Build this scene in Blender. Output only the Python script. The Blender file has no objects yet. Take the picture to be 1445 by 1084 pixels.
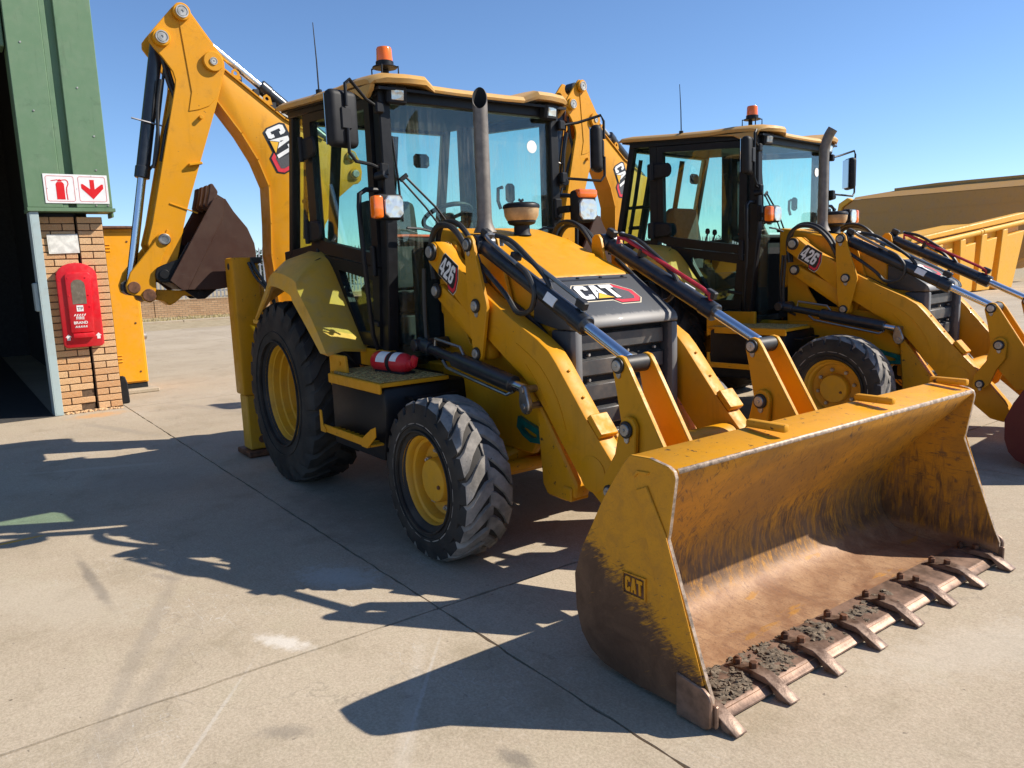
import bpy, bmesh, math, random
from mathutils import Vector, Matrix
R = math.radians
random.seed(7)
scene = bpy.context.scene
COL = scene.collection

# ------------------------------------------------------------------ camera
cam_d = bpy.data.cameras.new("camera")
cam = bpy.data.objects.new("camera", cam_d)
COL.objects.link(cam)
scene.camera = cam
CP = Vector((5.8677, -3.1036, 1.6216))
PITCH, ROLL, YAW = 0.1526, -0.0373, 2.5127
fw = Vector((math.cos(YAW)*math.cos(PITCH), math.sin(YAW)*math.cos(PITCH), -math.sin(PITCH)))
rt = Vector((math.sin(YAW), -math.cos(YAW), 0.0))
up = rt.cross(fw)
rt2 = math.cos(ROLL)*rt + math.sin(ROLL)*up
up2 = -math.sin(ROLL)*rt + math.cos(ROLL)*up
m = Matrix((rt2, up2, -fw)).transposed().to_4x4()
m.translation = CP
cam.matrix_world = m
cam_d.sensor_width = 36.0
cam_d.lens = 36.0*1089.9/1445.0
cam_d.clip_start = 0.05
cam_d.clip_end = 3000

# ------------------------------------------------------------------ sky and sun
SUN_TO = Vector((0.585, 0.945, 0.91)).normalized()
SUN_EL = math.asin(SUN_TO.z)
world = bpy.data.worlds.new("World")
scene.world = world
world.use_nodes = True
wn = world.node_tree
wn.nodes.clear()
sky = wn.nodes.new("ShaderNodeTexSky")
sky.sky_type = 'NISHITA'
sky.sun_disc = False
sky.sun_elevation = SUN_EL
sky.sun_rotation = math.atan2(SUN_TO.x, SUN_TO.y)
sky.altitude = 1800
sky.air_density = 1.0
sky.dust_density = 0.2
sky.ozone_density = 6.0
bg = wn.nodes.new("ShaderNodeBackground")
bg.inputs[1].default_value = 0.116
wo = wn.nodes.new("ShaderNodeOutputWorld")
wn.links.new(sky.outputs[0], bg.inputs[0])
wn.links.new(bg.outputs[0], wo.inputs[0])
sd = bpy.data.lights.new("sun", 'SUN')
sd.energy = 5.0
sd.angle = R(0.5)
sd.color = (1.0, 0.93, 0.82)
so = bpy.data.objects.new("sun", sd)
COL.objects.link(so)
so.rotation_euler = SUN_TO.to_track_quat('Z', 'Y').to_euler()
so.location = SUN_TO*40
vs = scene.view_settings
vs.view_transform = 'Standard'
vs.look = 'None'
vs.gamma = 1
vs.exposure = 0.55
vs.use_curve_mapping = False

# ------------------------------------------------------------------ materials
class NT:
    def __init__(s, name):
        s.m = bpy.data.materials.new(name)
        s.m.use_nodes = True
        s.t = s.m.node_tree
        s.t.nodes.clear()
        s.out = s.n('ShaderNodeOutputMaterial')
        s.co = s.n('ShaderNodeTexCoord')
    def n(s, t, **k):
        nd = s.t.nodes.new(t)
        for a, b in k.items():
            setattr(nd, a, b)
        return nd
    def l(s, a, b):
        s.t.links.new(a, b)
    def val(s, sock, v):
        if isinstance(v, (int, float)):
            sock.default_value = v
        elif isinstance(v, (tuple, list)):
            sock.default_value = tuple(v) if len(v) == len(sock.default_value) else tuple(v)+(1.0,)
        else:
            s.l(v, sock)
    def noise(s, scale, detail=4, rough=.55, vec=None, stretch=None, dist=0.0):
        v = vec or s.co.outputs['Object']
        if stretch:
            mp = s.n('ShaderNodeMapping')
            mp.inputs['Scale'].default_value = stretch
            s.l(v, mp.inputs[0])
            v = mp.outputs[0]
        nd = s.n('ShaderNodeTexNoise')
        nd.inputs['Scale'].default_value = scale
        nd.inputs['Detail'].default_value = detail
        nd.inputs['Roughness'].default_value = rough
        nd.inputs['Distortion'].default_value = dist
        s.l(v, nd.inputs[0])
        return nd.outputs[0]
    def ramp(s, f, a, b, va=0.0, vb=1.0):
        nd = s.n('ShaderNodeMapRange', clamp=True)
        nd.interpolation_type = 'SMOOTHSTEP'
        s.val(nd.inputs[0], f)
        for i, v in ((1, a), (2, b), (3, va), (4, vb)):
            s.val(nd.inputs[i], v)
        return nd.outputs[0]
    def math(s, op, a, b=0.0, c=None):
        nd = s.n('ShaderNodeMath', operation=op)
        s.val(nd.inputs[0], a)
        s.val(nd.inputs[1], b)
        if c is not None:
            s.val(nd.inputs[2], c)
        return nd.outputs[0]
    def mix(s, f, a, b, bt='MIX'):
        nd = s.n('ShaderNodeMix', data_type='RGBA', blend_type=bt)
        s.val(nd.inputs[0], f)
        s.val(nd.inputs[6], a)
        s.val(nd.inputs[7], b)
        return nd.outputs[2]
    def bump(s, h, strength=.3, dist=.01):
        nd = s.n('ShaderNodeBump')
        nd.inputs['Strength'].default_value = strength
        nd.inputs['Distance'].default_value = dist
        s.l(h, nd.inputs['Height'])
        return nd.outputs[0]
    def sep(s, v):
        nd = s.n('ShaderNodeSeparateXYZ')
        s.l(v, nd.inputs[0])
        return nd.outputs
    def bsdf(s, color, rough=.5, metal=0.0, normal=None, coat=0.0, spec=.5):
        b = s.n('ShaderNodeBsdfPrincipled')
        s.val(b.inputs['Base Color'], color)
        s.val(b.inputs['Roughness'], rough)
        s.val(b.inputs['Metallic'], metal)
        s.val(b.inputs['Specular IOR Level'], spec)
        s.val(b.inputs['Coat Weight'], coat)
        if normal:
            s.l(normal, b.inputs['Normal'])
        s.l(b.outputs[0], s.out.inputs[0])
        return b

def paint(name, col, dusty=(.44, .225, .035), amt=.28, rough=.42, chips=0.0, coat=.02, chipcol=(.09, .045, .02), streak=0.3):
    t = NT(name)
    big = t.noise(2.3, 5, .6)
    med = t.noise(11, 5, .65)
    fine = t.noise(90, 3, .6)
    st = t.noise(14, 4, .6, stretch=(1, 1, .12))
    d = t.math('MULTIPLY', t.ramp(t.math('ADD', t.math('MULTIPLY', big, .6), t.math('MULTIPLY', med, .5)), .42, .78), amt)
    c = t.mix(d, col, dusty)
    c = t.mix(t.math('MULTIPLY', t.ramp(st, .56, .74), streak), c, tuple(v*.55 for v in col))
    grime = t.ramp(t.noise(5.5, 7, .72, dist=.6), .54, .74)
    c = t.mix(t.math('MULTIPLY', grime, .30), c, tuple(v*.30+.01 for v in col))
    scuff = t.ramp(t.noise(7, 5, .7, stretch=(.6, .6, 9), dist=.5), .655, .70)
    c = t.mix(t.math('MULTIPLY', scuff, t.math('MULTIPLY', t.ramp(big, .45, .6), .45)), c, tuple(min(1, v*1.25+.06) for v in col))
    if chips:
        cm = t.ramp(t.noise(26, 6, .72), .70-chips*.1, .735-chips*.1)
        c = t.mix(cm, c, chipcol)
    rg = t.math('ADD', rough, t.math('MULTIPLY', t.ramp(med, .4, .7), .25))
    t.bsdf(c, rg, 0, t.bump(t.math('ADD', fine, t.math('MULTIPLY', med, 2.0)), .06, .004), coat, .28)
    return t.m

def plain(name, col, rough=.5, metal=0.0, var=.25, bump=.08, scale=18, spec=.5, coat=0.0):
    t = NT(name)
    n1 = t.noise(scale, 5, .6)
    n2 = t.noise(scale*6, 3, .6)
    c = t.mix(t.ramp(n1, .3, .7), tuple(v*(1-var) for v in col), tuple(min(1, v*(1+var)) for v in col))
    t.bsdf(c, t.math('ADD', rough-.06, t.math('MULTIPLY', n1, .14)), metal, t.bump(n2, bump, .003), coat, spec)
    return t.m

def glass(name, tint, dust=.05, ior=1.5):
    t = NT(name)
    tr = t.n('ShaderNodeBsdfTransparent')
    tr.inputs[0].default_value = tint+(1,)
    gl = t.n('ShaderNodeBsdfGlossy')
    gl.inputs[0].default_value = (1, 1, 1, 1)
    gl.inputs['Roughness'].default_value = .01
    di = t.n('ShaderNodeBsdfDiffuse')
    di.inputs[0].default_value = (.50, .46, .40, 1)
    lw = t.n('ShaderNodeLayerWeight')
    lw.inputs[0].default_value = .5
    fr = t.math('ADD', .035, t.math('MULTIPLY', t.math('POWER', lw.outputs['Facing'], 5.0), .9))
    streak = t.noise(9, 5, .65, stretch=(6, 6, .5))
    patch = t.noise(3, 4, .6)
    dm = t.math('MULTIPLY', t.math('MULTIPLY', t.ramp(streak, .35, .75), t.ramp(patch, .3, .7)), dust)
    m1 = t.n('ShaderNodeMixShader')
    t.l(dm, m1.inputs[0]); t.l(tr.outputs[0], m1.inputs[1]); t.l(di.outputs[0], m1.inputs[2])
    m2 = t.n('ShaderNodeMixShader')
    t.l(fr, m2.inputs[0]); t.l(m1.outputs[0], m2.inputs[1]); t.l(gl.outputs[0], m2.inputs[2])
    t.l(m2.outputs[0], t.out.inputs[0])
    return t.m

M = {}
YEL = (.66, .284, .004)
M['yellow'] = paint('yellow_paint', YEL, chips=.25)
M['yellow_worn'] = paint('worn_yellow_paint', YEL, chips=.9, amt=.45)
M['roof'] = paint('faded_roof_yellow', (.60, .33, .09), dusty=(.42, .30, .17), amt=.6, streak=.15)
M['fender'] = paint('dusty_fender_yellow', (.74, .385, .040), dusty=(.54, .34, .13), amt=.75, rough=.5, streak=.15)
M['treadplate'] = plain('worn_tread_plate', (.36, .25, .085), .6, .1, .45, .3, 30)
M['rim'] = paint('rim_yellow', (.64, .32, .014), dusty=(.34, .23, .10), amt=.45, chips=.1, rough=.45)
M['black'] = plain('black_paint', (.0075, .0078, .0095), .46, coat=.02, spec=.28)
M['matte'] = plain('matte_black_plastic', (.012, .012, .0135), .58, spec=.3)
M['dark'] = plain('dark_interior_plastic', (.018, .020, .022), .75, spec=.25)
M['seat'] = plain('seat_fabric', (.035, .036, .04), .9)
M['hose'] = plain('hydraulic_hose_rubber', (.020, .019, .018), .48)
M['cyl'] = plain('cylinder_black_paint', (.022, .024, .028), .32, coat=.2)
M['chrome'] = plain('chromed_rod', (.72, .74, .78), .22, 1.0, .02, .0, 1.5)
M['steel'] = plain('dull_steel', (.36, .34, .32), .38, 1.0, .3)
M['pin'] = plain('pin_steel', (.42, .40, .36), .42, .6, .25)
M['pinring'] = plain('greasy_pin_ring', (.03, .027, .024), .5, .3, .3)
M['pipe'] = plain('grey_pipe', (.30, .29, .27), .35, .9, .2)
M['exhaust'] = plain('exhaust_pipe_heat_grey', (.17, .150, .130), .55, .25, .2)
M['boreblack'] = plain('exhaust_bore_black', (.006, .006, .006), .9)  # near-black colour for the inside of the exhaust pipes
M['tan'] = plain('tan_bowl_plastic', (.42, .29, .15), .45)
M['rust'] = plain('rusty_steel', (.13, .055, .026), .7, .2, .5)
M['red'] = paint('red_plastic', (.62, .012, .022), dusty=(.6, .12, .10), amt=.25, rough=.3, streak=.1)
M['redpipe'] = plain('red_pipe', (.45, .02, .03), .4)
M['white'] = plain('white_print', (.78, .77, .74), .5, 0, .06)
M['cream'] = plain('cream_print', (.72, .62, .45), .5, 0, .06)
M['redprint'] = plain('red_print', (.62, .025, .045), .45, 0, .08)
M['blackprint'] = plain('black_print', (.016, .016, .018), .4, 0, .1)
M['greyprint'] = plain('grey_halftone', (.07, .07, .075), .5, 0, .3, scale=200)
M['triprint'] = plain('yellow_print', (.80, .43, .02), .45, 0, .05)
M['orange'] = plain('orange_lens', (.90, .17, .008), .12, 0, .08, .02, spec=.6, coat=.5)
def lensmat():
    t = NT('headlight_glass')
    vo = t.n('ShaderNodeTexVoronoi'); vo.inputs['Scale'].default_value = 20
    t.l(t.co.outputs['Object'], vo.inputs[0])
    n = t.noise(22, 3, .6, stretch=(1, 1, .4))
    c = t.mix(t.ramp(n, .35, .65), (.34, .34, .33), (.85, .85, .82))  # bright and dark mottle in the colour imitates reflector structure and reflections
    c = t.mix(t.ramp(vo.outputs[0], .1, .5), c, (.60, .60, .57))
    t.bsdf(c, .14, .45, t.bump(vo.outputs[0], .35, .01), 1.0)
    return t.m
M['lens'] = lensmat()
M['mirror'] = plain('mirror_glass', (.6, .6, .6), .04, 1.0, .02, 0)
M['glass'] = glass('green_tinted_glass', (.86, .985, .93), .06)
M['windshield'] = glass('dusty_windshield_glass', (.875, .985, .94), .13)
M['belt'] = plain('orange_belt', (.75, .10, .02), .6)
M['greenplastic'] = plain('green_plastic', (.004, .115, .085), .4)
M['bucketred'] = paint('dark_red_primer', (.050, .021, .014), dusty=(.085, .050, .035), amt=.6, rough=.55, chips=.2, coat=0)
M['primer_new'] = paint('dark_red_bucket_paint', (.085, .014, .014), dusty=(.10, .04, .03), amt=.4, rough=.5, coat=0)

def rubber():
    t = NT('tyre_rubber')
    n1 = t.noise(5, 5, .6); n2 = t.noise(40, 4, .6)
    c = t.mix(t.ramp(n1, .35, .7), (.020, .019, .018), (.050, .043, .036))
    t.bsdf(c, t.math('ADD', .62, t.math('MULTIPLY', n2, .2)), 0, t.bump(n2, .2, .004), 0, .35)
    return t.m
M['rubber'] = rubber()
def tread():
    t = NT('dusty_tread_rubber')
    n1 = t.noise(6, 5, .65); n2 = t.noise(55, 4, .6)
    c = t.mix(t.ramp(n1, .3, .7), (.13, .12, .108), (.33, .30, .265))
    c = t.mix(t.ramp(t.noise(30, 5, .7), .66, .70), c, (.02, .02, .02))
    t.bsdf(c, .8, 0, t.bump(t.math('ADD', n2, n1), .3, .006), 0, .3)
    return t.m
M['tread'] = tread()

def mesh_perf(name):
    t = NT(name)
    vo = t.n('ShaderNodeTexVoronoi')
    vo.inputs['Scale'].default_value = 105
    vo.inputs['Randomness'].default_value = 0.0
    t.l(t.co.outputs['Object'], vo.inputs[0])
    hole = t.ramp(vo.outputs[0], .30, .40)
    n1 = t.noise(7, 5, .6)
    base = t.mix(t.ramp(n1, .4, .75), (.075, .075, .076), (.17, .145, .12))
    c = t.mix(hole, (.006, .006, .006), base)
    t.bsdf(c, .42, .3, t.bump(hole, .5, .003))
    return t.m
M['perf'] = mesh_perf('perforated_black_steel')

def nose_paint():
    t = NT('black_nose_paint_worn_edge')
    x = t.sep(t.co.outputs['Object'])[0]
    n = t.noise(16, 5, .6, stretch=(1, 3, 1)); n2 = t.noise(70, 3, .6)
    edge = t.ramp(t.math('ADD', x, t.math('MULTIPLY', n, .05)), 2.728, 2.746)
    spk = t.ramp(n2, .66, .72)
    c = t.mix(t.math('MULTIPLY', spk, .35), (.045, .049, .056), (.2, .19, .18))
    c = t.mix(t.math('MULTIPLY', edge, .75), c, (.20, .19, .18))
    t.bsdf(c, .58, t.math('MULTIPLY', edge, .3), t.bump(n2, .1, .002), .1)
    return t.m
M['nose'] = nose_paint()

def worn_bucket(name, inside):
    # scratched yellow paint that gives way to bare brown steel towards the bottom
    t = NT(name)
    x, y, z = t.sep(t.co.outputs['Object'])[:3]
    def scratch(rot, scale, stretch, a, b, dist=.4):
        mp = t.n('ShaderNodeMapping')
        mp.inputs['Rotation'].default_value = rot
        t.l(t.co.outputs['Object'], mp.inputs[0])
        return t.ramp(t.noise(scale, 5, .62, vec=mp.outputs[0], stretch=stretch, dist=dist), a, b)
    blot = t.noise(4.5, 6, .68, dist=.5)
    med = t.noise(14, 6, .7, dist=.6)
    fine = t.noise(120, 4, .65)
    big = t.noise(2.2, 4, .6)
    if inside:
        s1 = scratch((R(38), 0, 0), 5, (1.5, 1.6, 20), .56, .66)
        s2 = scratch((R(65), 0, 0), 7, (1.5, 1.2, 16), .58, .66)
        s3 = scratch((R(8), 0, 0), 6, (1.5, 18, 1.6), .58, .67)
        gate = t.ramp(med, .40, .62)
        scr = t.math('MAXIMUM', t.math('MULTIPLY', t.math('MAXIMUM', s1, s2), t.math('ADD', .35, t.math('MULTIPLY', gate, .65))), t.math('MULTIPLY', s3, gate))
        st2 = t.noise(16, 6, .72, stretch=(1, 1.6, .22), dist=.5)
        st3 = t.noise(70, 4, .7, stretch=(1, 1, .14))
        soft = t.ramp(t.math('ADD', z, t.math('MULTIPLY', t.math('SUBTRACT', big, .5), .35)), .10, .80, 1.0, 0.0)
        deep = t.ramp(t.math('ADD', t.math('MULTIPLY', soft, .62), t.math('ADD', t.math('MULTIPLY', t.math('SUBTRACT', st2, .5), 1.5), t.math('MULTIPLY', t.math('SUBTRACT', st3, .5), .9))), .24, .74)
        floor = t.ramp(z, .085, .15, 1.0, 0.0)
        bare = t.math('MAXIMUM', t.math('MAXIMUM', deep, floor), t.math('MULTIPLY', scr, .92))
        patch = t.ramp(t.noise(5, 5, .6, stretch=(2.2, .6, 1)), .60, .66)
        bare = t.math('MULTIPLY', bare, t.math('SUBTRACT', 1.0, t.math('MULTIPLY', patch, t.math('MULTIPLY', floor, .6))))
        dark = t.mix(t.ramp(blot, .35, .65), (.095, .050, .026), (.19, .105, .050))
        lite = t.mix(t.ramp(blot, .32, .68), (.23, .112, .056), (.40, .24, .132))
        lite = t.mix(t.math('MULTIPLY', t.math('MAXIMUM', t.math('MAXIMUM', s1, s3), s2), .55), lite, (.20, .11, .07))
        lite = t.mix(t.math('MULTIPLY', t.ramp(t.noise(60, 5, .7), .5, .7), .5), lite, (.16, .085, .05))
        steel = t.mix(floor, dark, lite)
        pn = t.mix(t.ramp(big, .35, .65), (.56, .245, .014), (.36, .165, .022))
        pn = t.mix(t.math('MULTIPLY', t.ramp(med, .5, .75), .5), pn, (.24, .115, .03))
    else:
        s1 = scratch((0, R(28), 0), 6, (2.2, 1, 26), .62, .68)
        s2 = scratch((0, R(-12), 0), 8, (1.6, 1, 22), .64, .70)
        back = t.math('SUBTRACT', 4.12, x)
        h = t.math('ADD', t.math('ADD', z, t.math('MULTIPLY', t.math('SUBTRACT', blot, .5), .30)), t.math('MULTIPLY', t.math('SUBTRACT', t.noise(40, 5, .7, stretch=(.5, 1, 1.6)), .5), .20))
        lim = t.math('ADD', .19, t.math('MULTIPLY', back, .60))
        d = t.math('SUBTRACT', lim, h)
        mp = t.n('ShaderNodeMapping'); mp.inputs['Rotation'].default_value = (0, R(32), 0)
        t.l(t.co.outputs['Object'], mp.inputs[0])
        dst = t.noise(9, 6, .75, vec=mp.outputs[0], stretch=(1.2, 1, 9), dist=.5)
        dsf = t.noise(60, 4, .7, vec=mp.outputs[0], stretch=(.35, 1, 2.2))
        soft = t.ramp(d, -.26, .12)
        bare = t.ramp(t.math('ADD', t.math('MULTIPLY', soft, .9), t.math('ADD', t.math('MULTIPLY', t.math('SUBTRACT', dst, .5), 1.1), t.math('MULTIPLY', t.math('SUBTRACT', dsf, .5), .55))), .36, .76)
        near = t.ramp(d, -.40, .0)
        sc = t.math('MULTIPLY', t.math('MAXIMUM', s1, s2), t.math('ADD', .12, t.math('MULTIPLY', near, .85)))
        chip = t.math('MULTIPLY', t.ramp(t.noise(48, 5, .75), .62, .65), t.ramp(blot, .50, .62))
        bare = t.math('MAXIMUM', bare, t.math('MAXIMUM', sc, chip))
        steel = t.mix(t.ramp(blot, .3, .7), (.080, .040, .022), (.16, .088, .050))
        pn = t.mix(t.ramp(med, .4, .7), (.62, .275, .010), (.50, .225, .018))
    c = t.mix(bare, pn, steel)
    c = t.mix(t.math('MULTIPLY', t.ramp(fine, .5, .8), .25), c, (.06, .035, .02))
    t.bsdf(c, t.math('ADD', .50, t.math('MULTIPLY', med, .2)), t.math('MULTIPLY', bare, .08), t.bump(t.math('ADD', t.math('ADD', fine, med), t.math('MULTIPLY', bare, -1.2)), .22, .004), 0, .35)
    return t.m
M['bk_out'] = worn_bucket('bucket_side_worn_paint', False)
M['bk_in'] = worn_bucket('bucket_inside_scratched', True)
M['edge'] = plain('worn_cutting_edge_steel', (.22, .14, .10), .5, .5, .4, .25, 12)

M['wornlip'] = plain('worn_bare_edge', (.33, .245, .18), .5, .3, .5, .3, 40)
def tooth_mat():
    t = NT('worn_tooth_steel')
    n = t.noise(16, 6, .65); f = t.noise(80, 4, .6)
    c = t.mix(t.ramp(n, .35, .62), (.09, .05, .032), (.25, .17, .125))
    t.bsdf(c, .5, .4, t.bump(f, .3, .004))
    return t.m
M['tooth'] = tooth_mat()

# ------------------------------------------------------------------ mesh builder
class MB:
    def __init__(s):
        s.v = []; s.f = []; s.mi = []; s.cur = 0
    def raw(s, verts, faces):
        o = len(s.v)
        s.v += [tuple(q) for q in verts]
        for f in faces:
            s.f.append([i+o for i in f]); s.mi.append(s.cur)
        return s
    def frombm(s, bm):
        bm.verts.index_update()
        s.raw([v.co[:] for v in bm.verts], [[v.index for v in f.verts] for f in bm.faces])
        bm.free()
    def prism(s, poly, ax, a, b, bev=0.0, seg=1):
        """poly in the two axes other than ax, extruded from a to b"""
        area = sum(poly[i][0]*poly[(i+1) % len(poly)][1]-poly[(i+1) % len(poly)][0]*poly[i][1] for i in range(len(poly)))
        if area < 0:
            poly = poly[::-1]
        a, b = min(a, b), max(a, b)
        def P(q, w):
            return (w, q[0], q[1]) if ax == 0 else ((q[0], w, q[1]) if ax == 1 else (q[0], q[1], w))
        bm = bmesh.new()
        A = [bm.verts.new(P(q, a)) for q in poly]
        B = [bm.verts.new(P(q, b)) for q in poly]
        n = len(poly)
        bm.faces.new(A[::-1]); bm.faces.new(B)
        for i in range(n):
            j = (i+1) % n
            bm.faces.new((A[i], A[j], B[j], B[i]))
        bmesh.ops.recalc_face_normals(bm, faces=bm.faces[:])
        if bev:
            es = [e for e in bm.edges if len(e.link_faces) == 2 and e.calc_face_angle(0) > .45]
            bmesh.ops.bevel(bm, geom=es, offset=bev, offset_type='OFFSET', segments=seg, profile=.5, affect='EDGES', clamp_overlap=True)
        s.frombm(bm)
        return s
    def box(s, lo, hi, bev=0.0, seg=1):
        return s.prism([(lo[0], lo[1]), (hi[0], lo[1]), (hi[0], hi[1]), (lo[0], hi[1])], 2, lo[2], hi[2], bev, seg)
    def obox(s, c, size, mat3, bev=0.0):
        t = MB(); t.box([-q/2 for q in size], [q/2 for q in size], bev)
        c = Vector(c)
        s.raw([tuple(mat3 @ Vector(q)+c) for q in t.v], t.f)
        return s
    def ring(s, outer, inner, ax, a, b):
        n = len(outer)
        def P(q, w):
            return (w, q[0], q[1]) if ax == 0 else ((q[0], w, q[1]) if ax == 1 else (q[0], q[1], w))
        vs = [P(q, a) for q in outer]+[P(q, a) for q in inner]+[P(q, b) for q in outer]+[P(q, b) for q in inner]
        fs = []
        for i in range(n):
            j = (i+1) % n
            fs += [(i, j, n+j, n+i), (2*n+j, 2*n+i, 3*n+i, 3*n+j), (j, i, 2*n+i, 2*n+j), (n+i, n+j, 3*n+j, 3*n+i)]
        bm = bmesh.new()
        V = [bm.verts.new(q) for q in vs]
        for f in fs:
            bm.faces.new([V[i] for i in f])
        bmesh.ops.recalc_face_normals(bm, faces=bm.faces[:])
        s.frombm(bm)
        return s
    def tube(s, pts, r, n=8, smooth=0, cap=True):
        pts = [Vector(q) for q in pts]
        if smooth:
            out = []
            for i in range(len(pts)-1):
                p0 = pts[max(i-1, 0)]; p1 = pts[i]; p2 = pts[i+1]; p3 = pts[min(i+2, len(pts)-1)]
                for k in range(smooth):
                    t = k/smooth
                    out.append(.5*((2*p1)+(-p0+p2)*t+(2*p0-5*p1+4*p2-p3)*t*t+(-p0+3*p1-3*p2+p3)*t**3))
            pts = out+[pts[-1]]
        rs = r if isinstance(r, (list, tuple)) else [r]*len(pts)
        d0 = (pts[1]-pts[0]).normalized()
        u = d0.orthogonal().normalized()
        V = []; F = []
        for i, q in enumerate(pts):
            d = (pts[min(i+1, len(pts)-1)]-pts[max(i-1, 0)]).normalized()
            u = (u-d*u.dot(d)).normalized()
            w = d.cross(u)
            for k in range(n):
                a = 2*math.pi*k/n
                V.append(q+(u*math.cos(a)+w*math.sin(a))*rs[i])
        for i in range(len(pts)-1):
            for k in range(n):
                l = (k+1) % n
                F.append((i*n+k, i*n+l, (i+1)*n+l, (i+1)*n+k))
        if cap:
            F.append(tuple(range(n-1, -1, -1)))
            e = (len(pts)-1)*n
            F.append(tuple(range(e, e+n)))
        s.raw(V, F)
        return s
    def lathe(s, prof, org, axis, n=32, close=False):
        """prof: (radius, height along axis); radius 0 ends are closed"""
        ax = Vector(axis).normalized(); org = Vector(org)
        u = ax.orthogonal().normalized(); w = ax.cross(u)
        V = []; F = []; idx = []
        for r, h in prof:
            if r < 1e-6:
                idx.append([len(V)]); V.append(org+ax*h)
            else:
                idx.append(list(range(len(V), len(V)+n)))
                for k in range(n):
                    a = 2*math.pi*k/n
                    V.append(org+ax*h+(u*math.cos(a)+w*math.sin(a))*r)
        for i in range(len(prof)-1):
            A, B = idx[i], idx[i+1]
            for k in range(n):
                l = (k+1) % n
                if len(A) == 1 and len(B) == 1:
                    continue
                if len(A) == 1:
                    F.append((A[0], B[l], B[k]))
                elif len(B) == 1:
                    F.append((A[k], A[l], B[0]))
                else:
                    F.append((A[k], A[l], B[l], B[k]))
        s.raw(V, F)
        return s
    def cyl(s, p0, p1, r, n=16, bev=0.0):
        p0 = Vector(p0); p1 = Vector(p1); L = (p1-p0).length
        b = bev or min(r*.12, .004)
        return s.lathe([(0, 0), (r-b, 0), (r, b), (r, L-b), (r-b, L), (0, L)], p0, p1-p0, n)
    def mat(s, i):
        s.cur = i
        return s
    def mirrored(s):
        t = MB()
        t.v = [(x, -y, z) for x, y, z in s.v]
        t.f = [f[::-1] for f in s.f]
        t.mi = list(s.mi)
        return t
    def moved(s, mat4):
        s.v = [tuple(mat4 @ Vector(q)) for q in s.v]
        return s

def _pieces(mb, touch):
    """group the loose islands of a builder into pieces that stand apart"""
    par = list(range(len(mb.v)))
    def find(a):
        while par[a] != a:
            par[a] = par[par[a]]
            a = par[a]
        return a
    for f in mb.f:
        r0 = find(f[0])
        for q in f[1:]:
            r1 = find(q)
            if r1 != r0:
                par[r1] = r0
    isl = {}
    for k in range(len(mb.v)):
        isl.setdefault(find(k), []).append(k)
    keys = list(isl)
    if len(keys) < 2 or len(keys) > 400:
        return None
    bx = []
    for k in keys:
        P = [mb.v[q] for q in isl[k]]
        lo = [min(p[a] for p in P) for a in range(3)]; hi = [max(p[a] for p in P) for a in range(3)]
        bx.append((lo, hi, max(hi[a]-lo[a] for a in range(3))))
    g = list(range(len(keys)))
    def gf(a):
        while g[a] != a:
            a = g[a]
        return a
    for a in range(len(keys)):
        for b in range(a+1, len(keys)):
            gap = math.sqrt(sum(max(0, bx[a][0][c]-bx[b][1][c], bx[b][0][c]-bx[a][1][c])**2 for c in range(3)))
            if gap <= (.0045 if touch else max(.02, .48*max(bx[a][2], bx[b][2]))):
                ra, rb_ = gf(a), gf(b)
                if ra != rb_:
                    g[rb_] = ra
    out = {}
    for a in range(len(keys)):
        out.setdefault(gf(a), []).append(keys[a])
    if len(out) < 2:
        return None
    groups = []
    for ks in out.values():
        st = set(ks)
        q = MB(); mp = {}
        for f, mi in zip(mb.f, mb.mi):
            if find(f[0]) in st:
                for v in f:
                    if v not in mp:
                        mp[v] = len(q.v); q.v.append(mb.v[v])
                q.f.append([mp[v] for v in f]); q.mi.append(mi)
        groups.append(q)
    groups.sort(key=lambda q: -len(q.v))
    return groups

def link(name, mb, mats, parent=None, ang=35, split='far'):
    if split:
        gs = _pieces(mb, split == 'touch')
        if gs:
            first = None
            for q in gs:
                o = link(name, q, mats, parent, ang, None)
                first = first or o
            return first
    me = bpy.data.meshes.new(name)
    me.from_pydata(mb.v, [], mb.f)
    if not isinstance(mats, (list, tuple)):
        mats = [mats]
    for q in mats:
        me.materials.append(M[q] if isinstance(q, str) else q)
    me.polygons.foreach_set('material_index', mb.mi)
    me.polygons.foreach_set('use_smooth', [True]*len(me.polygons))
    me.validate(); me.update()
    bm = bmesh.new(); bm.from_mesh(me)
    bmesh.ops.recalc_face_normals(bm, faces=bm.faces[:])
    bm.to_mesh(me); bm.free()
    me.set_sharp_from_angle(angle=R(ang))
    o = bpy.data.objects.new(name, me)
    COL.objects.link(o)
    if parent:
        o.parent = parent
    return o

def tag(o, label, cat, group=None, kind=None):
    if label:
        o['label'] = label
    if cat:
        o['category'] = cat
    if group:
        o['group'] = group
    if kind:
        o['kind'] = kind
    return o

def empty(name, loc=(0, 0, 0), rz=0.0):
    o = bpy.data.objects.new(name, None)
    o.empty_display_size = .2
    COL.objects.link(o)
    o.location = loc; o.rotation_euler = (0, 0, rz)
    return o

def sided(name, fn, mats, parent, **k):
    """build the right-hand part and its mirrored left-hand twin; returns both"""
    mb = MB(); fn(mb)
    a = link(name, mb, mats, parent, **k)
    b = link(name, mb.mirrored(), mats, parent, **k)
    return a, b

def flat(mb, poly, o, U, V, N, h, mi, th=.0012):
    """thin print layer: polygon in (u,v) laid on a plane"""
    o = Vector(o); U = Vector(U); V = Vector(V); N = Vector(N)
    t = MB(); t.prism(poly, 2, 0, 1)
    mb.cur = mi
    mb.raw([tuple(o+U*x+V*y+N*(h+th*z)) for x, y, z in t.v], t.f)

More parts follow.
